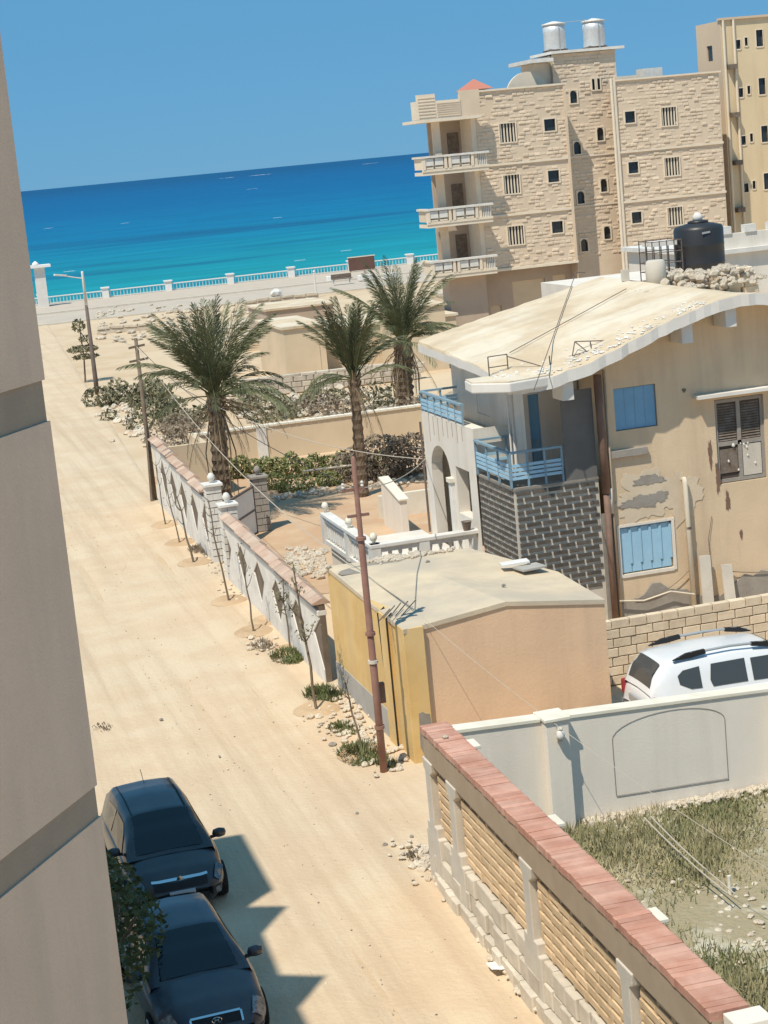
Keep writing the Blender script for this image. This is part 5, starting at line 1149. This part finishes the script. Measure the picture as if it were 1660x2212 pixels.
for h in wins:
    f_ = MB()
    for a, b_, c, d in ((h[0]-.05,h[0],h[2]-.05,h[3]+.05),(h[1],h[1]+.05,h[2]-.05,h[3]+.05),(h[0],h[1],h[2]-.08,h[2]),(h[0],h[1],h[3],h[3]+.05)): f_.box(a, b_, YF-.04, YF+.1, c, d)
    w_ = build(f_, 'window', 'trim', yb_); build(MB().box(h[0], h[1], YF+.12, YF+.15, h[2], h[3]), 'pane', 'glass', w_)
for x in (53.05, 53.75): build(MB().tube([(x,YF-.1,17.9),(x,YF-.1,4)], .08, 8), 'drain_pipe', 'trim', yb_)
for z in (14.9, 11.95, 9.0, 6.05): build(MB().box(53.2, 53.7, YF-.45, YF-.01, z, z+.3), 'air_conditioner', 'wood', yb_)
for z in (15.6, 12.65, 9.7, 6.75, 3.8):
    q = build(MB().box(56.8, 66, YF-1.6, YF-.003, z-.2, z), 'balcony', 'faryellow', yb_); build(MB().box(56.8, 66, YF-1.6, YF-1.45, z, z+.95), 'balcony_front', 'faryellow', q); build(MB().box(56.8, 56.95, YF-1.449, YF-.003, z, z+.95), 'balcony_side', 'faryellow', q)
    build(MB().box(57.2, 60, YF-.06, YF-.003, z+.05, z+2.2), 'balcony_door', 'interior', yb_)
solo(MB().lathe([(.4,0),(.35,.5),(.02,.9)], (58.0,109.5,18.0), 8), 'roof_finial', 'redtile', 'small red finial on the roof of the ochre building', 'finial', (58.0,109.5,18.0))
# ================================================================ LOW HOUSES, RUINS AND STONE WALLS BETWEEN PALMS AND SEA
def farhouse(px0, px1, pyt, Y, dep, mt_, label, doors=(), cap=True, name='low_house'):
    a, b_ = PY(px0, pyt, Y), PY(px1, pyt-.1*(px1-px0), Y); z1 = (a.z+b_.z)/2
    t = thing(name, label, 'house', ((a.x+b_.x)/2, Y, 0))
    hs_ = []
    for d in doors:
        q0, q1 = PY(d[0], d[1], Y), PY(d[2], d[3], Y); hs_.append((q0.x, q1.x, max(.02, q1.z), q0.z))
    build(MB().wallY(Y, a.x, b_.x, -.05, z1, hs_, .2), 'wall', mt_, t)
    build(MB().add([(a.x,Y,-.05),(a.x,Y,z1),(a.x,Y+dep,z1),(a.x,Y+dep,-.05)], [(0,1,2,3)]), 'side_wall', mt_, t)
    build(MB().box(a.x+.05, b_.x-.05, Y+.25, Y+dep, -.05, z1-.12), 'core', mt_, t)
    if cap: build(MB().box(a.x-.12, b_.x+.12, Y-.12, Y+dep+.1, z1+.003, z1+.14), 'roof', 'roofslab', t)
    for h in hs_: build(MB().box(h[0]+.02, h[1]-.02, Y+.12, Y+.16, h[2], h[3]), 'door', 'wood', t)
    return t
farhouse(612, 700, 712, 100, 7, 'farbeige', 'low beige flat roofed house with a brown door behind the middle palm', [(690, 738, 697, 800)])
farhouse(702, 985, 712, 102, 7, 'farbeige', 'long low beige house behind the right palm with barred opening', [(880, 712, 905, 745)])
farhouse(575, 720, 672, 122, 6, 'groundfl', 'far brownish low house beyond the beige one')
farhouse(860, 960, 670, 96, 4, 'farbeige', 'small beige block below the stone building beside the palm')
wl_ = thing('stone_wall', 'low dry stone wall with pale capping across the scrub behind the garden', 'wall', (22, 95, 0))
a, b_ = PZ(520, 862), PZ(905, 818); u = (b_-a); L = u.length; u.normalize()
V, F = chamfer_box(1, 1, 1, .1); rs = MB().add(V, F).mesh('stone', (0,0,0), 'stone')
ang_ = math.atan2(u.y, u.x)
build(MB().obox((a+b_)/2+Vector((0,0,.42)), u*(L/2), Vector((-u.y,u.x,0))*.12, (0,0,.42)), 'mortar_core', 'mortar', wl_)
for c in range(3):
    s_ = 0
    while s_ < L:
        ln = rnd(.35,.75); p = a+u*(s_+ln/2); piece('stone', rs, (p.x, p.y-.1, .16+.29*c), wl_, (ln-.04, .22, .26), (rnd(-.05,.05), rnd(-.04,.04), ang_+rnd(-.06,.06))); s_ += ln
s_ = 0
while s_ < L:
    ln = rnd(.7,1.3); p = a+u*(s_+ln/2); piece('coping_stone', rs, (p.x, p.y, .93), wl_, (ln-.03, .42, .14), (0, rnd(-.03,.03), ang_)); s_ += ln
def lowwall(px0, py0, px1, py1, h, mt_, label, th=.3):
    a, b_ = PZ(px0, py0), PZ(px1, py1); u = b_-a
    t = thing('ruined_wall', label, 'wall', tuple((a+b_)/2)); w_ = Vector((-u.y,u.x,0)).normalized()*th/2
    build(MB().obox((a+b_)/2+Vector((0,0,h/2)), u/2, w_, (0,0,h/2+.03)), 'body', mt_, t)
    n_ = max(3, int(u.length/1.0))
    for i in range(n_): p = a+u*(i+.5)/n_; piece('coping_stone', rs, (p.x, p.y, h+.1+rnd(-.05,.05)), t, (u.length/n_*.95, th+.15, rnd(.12,.25)), (0, rnd(-.05,.05), math.atan2(u.y,u.x)))
lowwall(530, 672, 690, 655, .7, 'stone', 'pale rubble retaining wall beside the shore road')
lowwall(525, 760, 610, 750, .6, 'farbeige', 'crumbling wall right of the big palm')
lowwall(212, 722, 330, 712, .35, 'stone', 'low broken stone edging on open sand near the shore road, left')
lowwall(340, 735, 420, 725, .4, 'stone', 'low broken stone edging left of the big palm crown')
lowwall(940, 660, 1010, 690, 1.0, 'farbeige', 'garden wall stub at the foot of the stone building')
rb = MB(); rr = random.Random(88)
for i in range(260):
    px, py = rr.uniform(210, 700), rr.uniform(660, 740); p = PZ(px, py, 0); rb.rock((p.x, p.y, .1), rr.uniform(.1,.45), .45, i)
for i in range(160):
    px, py = rr.uniform(520, 900), rr.uniform(840, 905); p = PZ(px, py, 0); rb.rock((p.x, p.y, .08), rr.uniform(.08,.35), .5, i+400)
stuff(rb, 'field_stones', 'stone', 'scattered field stones on the waste ground towards the sea', 'stones')
# ================================================================ SEAFRONT
sf = thing('sea_fence', 'white promenade fence with square pillars and metal bars along the sea', 'fence', (40, 190.6, 0))
for i in range(-3, 14):
    x = 16.45+6.5*i
    q = build(MB().box(x-.32, x+.32, 190.3, 190.9, .15, 1.12), 'pillar', 'seawhite', sf); build(MB().box(x-.42, x+.42, 190.2, 191.0, 1.12, 1.24), 'pillar_cap', 'seawhite', q)
    build(MB().box(x+.33, x+6.17, 190.52, 190.68, .82, .92), 'top_rail', 'seawhite', sf); build(MB().box(x+.33, x+6.17, 190.55, 190.65, .2, .28), 'bottom_rail', 'railgreen', sf)
    for j in range(17): build(MB().box(x+.5+.34*j, x+.56+.34*j, 190.57, 190.63, .28, .82), 'bar', 'railgreen', sf)
bb = thing('notice_board', 'dark brown notice board with pale frame on the promenade fence', 'board', (48, 188, 0))
a, b_ = PY(752, 558, 188), PY(808, 552, 188)
build(MB().box(a.x, b_.x, 187.9, 188.0, .25, b_.z), 'panel', 'boardbrown', bb); build(MB().box(a.x-.08, b_.x+.08, 187.88, 188.02, b_.z+.003, b_.z+.1), 'frame', 'trim', bb)
for x in (a.x+.15, b_.x-.25): build(MB().box(x, x+.1, 188.01, 188.1, .14, b_.z-.1), 'leg', 'polegrey', bb)
gp = thing('gateway', 'tall grey pillar with wide flat cap at the left end of the promenade', 'pillar', (16.3, 187, 0))
a = PY(88, 572, 187)
build(MB().box(a.x-.7, a.x+.3, 186.6, 187.4, .14, a.z-.25), 'shaft', 'fascia', gp); build(MB().box(a.x-1.2, a.x+.9, 186.2, 187.8, a.z-.25, a.z), 'cap', 'seawhite', gp); build(MB().lathe([(.35,0),(.3,.2),(.05,.4)], (a.x-.5, 187, a.z), 10), 'dome', 'seawhite', gp, True)
p = PZ(684, 642); solo(MB().lathe([(.09,0),(.07,2.2),(.12,2.25),(.02,2.4)], (p.x, p.y, 0), 8), 'bollard_post', 'white', 'slim white post beside the shore road before the notice board', 'post', tuple(p))
p = PZ(597, 641); solo(MB().rock((p.x, p.y, .35), .55, .75, 4), 'boulder', 'white', 'round white painted boulder on the shore road edge', 'boulder', tuple(p))
bn = PZ(740, 612, .15); bt_ = thing('bench', 'dark promenade bench left of the notice board', 'bench', tuple(bn))
build(MB().box(bn.x-1.0, bn.x+1.0, bn.y-.25, bn.y+.25, .55, .62), 'seat', 'wood', bt_); build(MB().box(bn.x-1.0, bn.x+1.0, bn.y+.2, bn.y+.27, .63, 1.05), 'backrest', 'wood', bt_)
for x in (-.85, .75): build(MB().box(bn.x+x, bn.x+x+.1, bn.y-.2, bn.y+.2, .15, .549), 'leg', 'white', bt_)
for i, (px, py) in enumerate(((722, 606), (790, 604), (845, 600))):
    p = PZ(px, py, .15); solo(MB().box(p.x-.7, p.x+.7, p.y-.35, p.y+.35, .14, .62), 'planter', 'seawhite', ('pale concrete planter left of the promenade bench', 'pale concrete planter under the notice board', 'pale concrete planter right of the notice board')[i], 'planter', tuple(p), bev=.04)
# ================================================================ CARS
def smooth_interp(pts, x):
    if x <= pts[0][0]: return pts[0][1]
    for (a, c), (b_, d) in zip(pts, pts[1:]):
        if a <= x <= b_:
            t = (x-a)/(b_-a); t = t*t*(3-2*t)*.5+t*.5; return c+(d-c)*t
    return pts[-1][1]
class Car:
    """local frame: +X forward, +Z up. deck: top of hood / boot line; cabin: glasshouse roof line"""
    def __init__(s, root, paint, L, Wd, deck, belt, wprof, x_ws0, x_ws1, x_rr1, x_rr0, roof, wr=.76, zb=.22, glass='carglass', trim='blacktrim'):
        s.t = root; s.L = L; s.W = Wd; s.deck = deck; s.belt = belt; s.wp = wprof; s.roof = roof; s.xs = (x_ws0, x_ws1, x_rr1, x_rr0); s.wr = wr
        N = 44; P = []
        for i in range(N+1):
            x = -L/2+L*(1-math.cos(math.pi*i/N))/2
            w_ = Wd/2*smooth_interp(wprof, x); dz = smooth_interp(deck, x); bz = min(dz-.015, smooth_interp(belt, x)); zb_ = zb+(.12 if i in (0, N) else .05 if i in (1, N-1) else 0)
            half = [(.0, zb_), (.80*w_, zb_), (.95*w_, zb_+.07), (w_, zb_+.24), (1.0*w_, bz-.20), (.975*w_, bz-.05), (.92*w_, bz), (.84*w_, bz+.6*(dz-bz)), (.62*w_, dz-.006), (.32*w_, dz+.008), (0, dz+.014)]
            P.append([(x, y, z) for y, z in half]+[(x, -y, z) for y, z in reversed(half[1:-1])])
        b_ = MB().grid(P, True); n_ = len(P[0]); b_.f.append(tuple(range(n_))); b_.f.append(tuple(reversed([N*n_+j for j in range(n_)])))
        o = build(b_, 'body', paint, root, True, off=(0,0,0)); s.body = o
        m_ = o.modifiers.new('sub', 'SUBSURF'); m_.levels = 1; m_.render_levels = 1
        G_ = []; M_ = 30
        for i in range(M_+1):
            x = x_rr0+(x_ws0-x_rr0)*i/M_; G_.append(s.section(x))
        c = MB(); c.grid([[(p[0], y, z) for (y, z) in p[1]] for p in G_]); o = build(c, 'cabin', paint, root, True, off=(0,0,0)); s.cab = o
    def front(s, y, z):
        x = s.L/2
        while x > 0:
            w_ = s.W/2*smooth_interp(s.wp, x); dz = smooth_interp(s.deck, x)
            lim = w_*(.98 if z < dz-.12 else .62+.36*(dz-z)/.12 if z < dz else -1)
            if abs(y) <= lim: return x
            x -= .004
        return 0
    def top_pt(s, x, f_, out=.01):
        w_ = s.W/2*smooth_interp(s.wp, x); dz = smooth_interp(s.deck, x); bz = min(dz-.015, smooth_interp(s.belt, x))
        pr_ = [(0,dz+.014),(.32,dz+.008),(.62,dz-.006),(.84,bz+.6*(dz-bz)),(.92,bz),(.975,bz-.05),(1.0,bz-.2)]
        a = abs(f_)*6; k_ = min(5, int(a)); q = a-k_; y = pr_[k_][0]+(pr_[k_+1][0]-pr_[k_][0])*q; z = pr_[k_][1]+(pr_[k_+1][1]-pr_[k_][1])*q
        return (x+out, (1 if f_ > 0 else -1)*(y*w_+out), z+out)
    def lamp(s, name, mt_, xa, xb, fa, fb, sd):
        P = [[s.top_pt(xa+(xb-xa)*i/8+.05*(j/8)*-1, sd*(fa+(fb-fa)*j/8)) for j in range(9)] for i in range(9)]
        return build(MB().grid(P), name, mt_, s.t, True, off=(0,0,0))
    def section(s, x):
        zr = smooth_interp(s.roof, x); wB = s.W/2*smooth_interp(s.wp, x)*.93; bz = smooth_interp(s.belt, x)-.02
        h = max(0, zr-bz); f_ = min(1, h/.5); wR = wB-(wB-s.W/2*s.wr)*f_
        half = [(wB, bz), (wB-(wB-wR)*.5, bz+h*.52), (wR+.012, bz+h*.88), (wR-.05, bz+h*.97), (wR*.6, zr), (0, zr+.018)]
        return (x, half+[(-y, z) for y, z in reversed(half[:-1])])
    def top_patch(s, name, xa, xb, t0, t1, mt_, up_=.008, parent=None, inset=None):
        P = []
        for i in range(11):
            x = xa+(xb-xa)*i/10; zr = smooth_interp(s.roof, x); sec = s.section(x)[1]; wR = sec[3][0]; row = []
            for j in range(9):
                t = t0+(t1-t0)*j/8
                tt = t
                if inset: tt = t*(1-inset*(1-i/10))
                y = tt*wR; z = zr+.018*(1-abs(tt)**2)-(.03*h_curve(abs(tt)))
                row.append((x, y, z+up_))
            P.append(row)
        mb = MB().grid(P); return build(mb, name, mt_, parent or s.t, True, off=(0,0,0))
    def side_patch(s, name, poly, mt_, sd, out=.012, parent=None):   # poly of (x, fraction of window height)
        mb = MB(); V_ = []
        for x, f_ in poly:
            sec = s.section(x)[1]; (y0, z0), (y1, z1), (y2, z2) = sec[0], sec[1], sec[2]; q = f_*2
            y, z = ((y0+(y1-y0)*q, z0+(z1-z0)*q) if q < 1 else (y1+(y2-y1)*(q-1), z1+(z2-z1)*(q-1))); V_.append((x, sd*(y+out), z))
        mb.add(V_, [tuple(range(len(V_))) if sd < 0 else tuple(reversed(range(len(V_))))]); return build(mb, name, mt_, parent or s.t, off=(0,0,0))
    def wheels(s, xf, xr, r_=.31, wd=.2):
        for x in (xf, xr):
            for sd in (-1, 1):
                y = sd*(s.W/2-.10); n_ = 24
                def cyl(prof):
                    mb = MB(); P = [[(x+rr_*math.cos(6.2832*j/n_), y+sd*yy, r_+rr_*math.sin(6.2832*j/n_)) for j in range(n_)] for rr_, yy in prof]; mb.grid(P, True); mb.f.append(tuple(range(n_))); mb.f.append(tuple((len(prof)-1)*n_+j for j in range(n_))); return mb
                w_ = build(cyl([(r_*.62,-.1),(r_*.97,-.1),(r_,-.07),(r_,.07),(r_*.97,.11),(r_*.66,.115)]), 'wheel', 'tyre', s.t, True, off=(0,0,0))
                build(cyl([(r_*.66,.05),(r_*.64,.118),(r_*.3,.125),(r_*.1,.135)]), 'rim', 'rim', w_, True, off=(0,0,0))
    def mirror(s, x, z, paint):
        for sd in (-1, 1):
            y = sd*(s.W/2*.93)
            m_ = build(MB().lathe([(.02,-.085),(.085,-.06),(.1,0),(.085,.06),(.02,.085)], (x, y+sd*.13, z), 12), 'wing_mirror', paint, s.t, True, off=(0,0,0)); m_.data.transform(Matrix.Translation((x, y+sd*.13, z)) @ Matrix.Diagonal((.75,1.25,1,1)) @ Matrix.Translation((-x, -(y+sd*.13), -z)))
            build(MB().tube([(x+.02, y-sd*.03, z-.05), (x, y+sd*.1, z-.04)], .03, 6), 'mirror_stalk', 'blacktrim', m_, off=(0,0,0))
def h_curve(a): return 0 if a < .7 else ((a-.7)/.3)**2
def local_box(name, mt_, root, *b_, bev=.01, parent=None): return build(MB().box(*b_), name, mt_, parent or root, off=(0,0,0), bev=bev)
def patch_xyz(name, mt_, parent, pts, smooth=True): return build(MB().grid(pts), name, mt_, parent, smooth, off=(0,0,0))
def body_front_panel(car, name, mt_, y0, y1, z0, z1, xf, bul=.06, out=.012):
    """thin shield following the curved nose"""
    P = []
    for i in range(5):
        z = z0+(z1-z0)*i/4; P.append([(xf(y, z)+out, y, z) for y in [y0+(y1-y0)*j/8 for j in range(9)]])
    return build(MB().grid(P), name, mt_, car.t, True, off=(0,0,0))
HAT_W = [(-2.05,.78),(-1.7,.95),(-.8,1),(1.1,1),(1.65,.94),(1.95,.80),(2.08,.62)]
# ---- black hatchback, nose towards us
t = thing('parked_car', 'black hatchback parked beside the shaded building, behind the dark blue car', 'car', (3.38, 29.9, 0), 'cars parked nose first along the left row', -math.pi/2+R(1.5))
c = Car(t, 'carblack', 4.16, 1.72, [(-2.08,.62),(-2.0,.86),(-1.7,.97),(-.6,.98),(.95,.96),(1.25,.90),(1.7,.80),(1.98,.66),(2.08,.50)], [(-2.08,.55),(-1.9,.82),(-.8,.90),(.9,.87),(1.6,.74),(2.08,.46)], HAT_W, 1.28, .42, -1.35, -1.98, [(-1.98,.92),(-1.75,1.22),(-1.35,1.43),(-.4,1.49),(.42,1.44),(.8,1.24),(1.28,.90)], .66)
ws = c.top_patch('windscreen', 1.20, .46, -.97, .97, 'carglass')
for sd in (-1, 1):
    c.side_patch('side_window', [(.85,.10),(.42,.10),(-.25,.10),(-.25,.80),(.38,.82),(.55,.6)], 'carglass', sd); c.side_patch('side_window', [(-.32,.10),(-1.1,.14),(-1.2,.7),(-.32,.80)], 'carglass', sd)
    c.top_patch('roof_gutter', .40, -1.3, .90*sd, .95*sd, 'blacktrim', .012)
c.wheels(1.32, -1.25, .31); c.mirror(.92, .99, 'carblack')
build(MB().tube([(-1.0,0,1.49),(-1.3,0,1.68)], .006, 4), 'aerial', 'blacktrim', t, off=(0,0,0))
def nose(y, z, c=c): return c.front(y, z)
for sd in (-1, 1):
    c.lamp('headlight', 'lampdark', 1.70, 1.96, .50, .84, sd); fg = body_front_panel(c, 'fog_light', 'blacktrim', .52*sd, .72*sd, .34, .46, nose, out=.02)
    build(MB().tube([(nose(.62,.4)+.02, .62*sd, .40),(nose(.62,.4)+.045, .62*sd, .40)], .055, 14), 'lens', 'lampglass', fg, off=(0,0,0))
gr = body_front_panel(c, 'grille', 'blacktrim', -.46, .46, .54, .68, nose)
body_front_panel(c, 'chrome_bar', 'chrome', -.48, .48, .675, .705, nose, out=.03); body_front_panel(c, 'lower_intake', 'blacktrim', -.45, .45, .30, .42, nose)
build(MB().lathe([(.055,0),(.06,.012),(.0,.018)], (0,0,0), 16), 'emblem', 'chrome', t, off=(0,0,0)).data.transform(Matrix.Translation((nose(0,.68)+.04,0,.685)) @ Matrix.Rotation(math.pi/2, 4, 'Y'))
body_front_panel(c, 'number_plate', 'greytrim', -.22, .22, .43, .53, nose, out=.035)
build(MB().box(.55,.60,-.12,.05,1.0,1.03), 'dash_paper', 'paper', ws, off=(0,0,0)); 
t.scale = (.95, .95, .92)
# ---- dark blue saloon in front of it
t = thing('parked_car', 'dark blue saloon car parked nearest to us, partly behind green foliage', 'car', (2.98, 24.95, 0), 'cars parked nose first along the left row', -math.pi/2+R(2.5))
c = Car(t, 'carblue', 4.35, 1.68, [(-2.17,.62),(-2.08,.86),(-1.75,.98),(-1.2,.98),(0,.95),(.92,.96),(1.25,.91),(1.75,.81),(2.03,.68),(2.17,.50)], [(-2.17,.55),(-1.95,.84),(-.8,.89),(.9,.87),(1.65,.74),(2.17,.46)], [(-2.17,.78),(-1.8,.94),(-.8,1),(1.1,1),(1.75,.95),(2.05,.82),(2.17,.62)], 1.22, .35, -.95, -1.55, [(-1.55,.95),(-1.2,1.2),(-.95,1.34),(-.4,1.41),(.35,1.38),(.75,1.2),(1.22,.90)], .64)
ws = c.top_patch('windscreen', 1.14, .40, -.96, .96, 'carglass'); c.top_patch('rear_window', -1.0, -1.45, -.9, .9, 'carglass')
for sd in (-1, 1):
    c.side_patch('side_window', [(.78,.10),(.35,.10),(-.28,.10),(-.28,.80),(.3,.82),(.48,.6)], 'carglass', sd); c.side_patch('side_window', [(-.35,.10),(-.98,.12),(-.95,.72),(-.35,.80)], 'carglass', sd)
c.wheels(1.35, -1.28, .30); c.mirror(.86, .97, 'carblue')
def nose2(y, z, c=c): return c.front(y, z)
for sd in (-1, 1): hl = c.lamp('headlight', 'lampglass', 1.84, 2.08, .44, .84, sd)
body_front_panel(c, 'grille', 'blacktrim', -.36, .36, .55, .67, nose2)
for q in (-1, 1): body_front_panel(c, 'chrome_bar', 'chrome', .35*q, .38*q, .55, .68, nose2, out=.025)
body_front_panel(c, 'chrome_bar', 'chrome', -.36, .36, .675, .69, nose2, out=.025); body_front_panel(c, 'lower_intake', 'blacktrim', -.5, .5, .30, .42, nose2); body_front_panel(c, 'number_plate', 'white', -.2, .2, .43, .53, nose2, out=.03)
em = MB()
for a, b_ in (((-.035,-.03),(-.02,.03)),((.02,-.03),(.035,.03)),((-.028,0),(.028,0))): em.tube([(nose2(0,.62)+.03, a[0], .62+a[1]),(nose2(0,.62)+.03, b_[0], .62+b_[1])], .007, 5)
for i in range(14):
    a0, a1 = 6.2832*i/14, 6.2832*(i+1)/14; em.tube([(nose2(0,.62)+.03, .07*math.cos(a0), .62+.045*math.sin(a0)),(nose2(0,.62)+.03, .07*math.cos(a1), .62+.045*math.sin(a1))], .006, 4)
build(em, 'emblem', 'chrome', t, off=(0,0,0))
t.scale = (.95, .95, .92)
# ---- white estate car behind the white wall, tail to the left
t = thing('parked_car', 'white off road estate car with roof rails parked behind the white wall', 'car', (15.35, 32.35, 0), None, R(-2))
c = Car(t, 'carwhite', 4.3, 1.82, [(-2.15,.66),(-2.1,.98),(-1.9,1.06),(-.6,1.05),(.9,1.04),(1.3,1.0),(1.85,.92),(2.08,.74),(2.15,.58)], [(-2.15,.6),(-2.05,.95),(-.8,1.0),(.9,.98),(1.7,.86),(2.15,.55)], [(-2.15,.86),(-1.9,.97),(-.8,1),(1.1,1),(1.75,.96),(2.02,.86),(2.15,.7)], 1.35, .55, -1.62, -2.10, [(-2.10,1.02),(-1.95,1.38),(-1.72,1.60),(-1.3,1.64),(-.4,1.67),(.5,1.62),(.9,1.36),(1.35,1.0)], .70, .3)
c.top_patch('rear_window', -2.06, -1.80, -.84, .84, 'suvglass', .03); c.top_patch('windscreen', 1.25, .6, -.95, .95, 'suvglass')
for sd in (-1, 1):
    c.side_patch('side_window', [(.75,.14),(-.02,.12),(-.02,.80),(.42,.84),(.62,.55)], 'suvglass', sd, .014); c.side_patch('side_window', [(-.14,.12),(-.86,.12),(-.90,.3),(-.84,.80),(-.14,.82)], 'suvglass', sd, .014); c.side_patch('quarter_window', [(-1.08,.14),(-1.30,.16),(-1.52,.34),(-1.54,.6),(-1.42,.76),(-1.08,.80)], 'suvglass', sd, .014)
    y = sd*.62
    rl = build(MB().tube([(-1.45,y,1.655),(-1.2,y,1.72),(-.4,y,1.745),(.3,y,1.715),(.52,y,1.65)], .026, 8), 'roof_rail', 'greytrim', t, True, off=(0,0,0))
    build(MB().prism([(-1.58,1.63),(-1.30,1.735),(-.92,1.765),(-.90,1.68),(-1.2,1.64)], 'Y', y-.035, y+.035), 'rail_end', 'blacktrim', rl, off=(0,0,0)); build(MB().prism([(.05,1.68),(.05,1.755),(.36,1.73),(.62,1.61),(.4,1.62)], 'Y', y-.035, y+.035), 'rail_end', 'blacktrim', rl, off=(0,0,0))
    build(MB().box(-2.13,-1.98,min(sd*.70,sd*.85),max(sd*.70,sd*.85),.70,1.0), 'tail_light', 'taillamp', t, off=(0,0,0), bev=.03)
    build(MB().box(-.7,-.5,sd*.905-.012,sd*.905+.012,.86,.89), 'door_handle', 'carwhite', t, off=(0,0,0), bev=.008); build(MB().box(.3,.5,sd*.905-.012,sd*.905+.012,.86,.89), 'door_handle', 'carwhite', t, off=(0,0,0), bev=.008)
    build(MB().box(-.088,-.078,sd*.913-.006,sd*.913+.006,.42,.93), 'door_seam', 'blacktrim', t, off=(0,0,0))
build(MB().box(-2.19,-2.14,-.28,.28,.72,.86), 'number_plate', 'greytrim', t, off=(0,0,0), bev=.01); build(MB().box(-2.2,-2.1,-.75,.75,.36,.55), 'bumper', 'blacktrim', t, off=(0,0,0), bev=.03)
c.wheels(1.33, -1.3, .345); c.mirror(.92, 1.1, 'blacktrim')
# ================================================================ GREEN TREE BESIDE THE CARS
gt_ = thing('street_tree', 'small dark green leafy tree in shade between the building and the parked cars', 'tree', (1.75, 24.0, 0))
tr = MB().tube([(1.75,24.0,-.05),(1.8,24.05,.8),(1.95,24.1,1.5),(2.1,24.2,2.1)], .07, 8, .03); tr.tube([(1.82,24.05,.9),(1.6,24.9,1.7),(1.8,25.6,2.2)], .035, 6, .012); tr.tube([(1.9,24.1,1.3),(2.1,23.3,1.9),(2.2,22.9,2.3)], .035, 6, .012); tr.tube([(1.85,24.1,1.1),(2.3,24.8,1.7)], .03, 6, .01)
build(tr, 'trunk', 'twig', gt_)
build(leaf_cloud(MB(), [(1.95,24.2,2.0,.55,.7,.6),(1.8,25.4,1.9,.5,.8,.5),(2.05,23.2,2.0,.55,.7,.55),(2.0,26.1,1.5,.35,.5,.4),(2.2,24.6,1.6,.4,.6,.45),(1.7,22.6,1.6,.5,.6,.6)], 1900, .06), 'crown', 'leafdark', gt_)
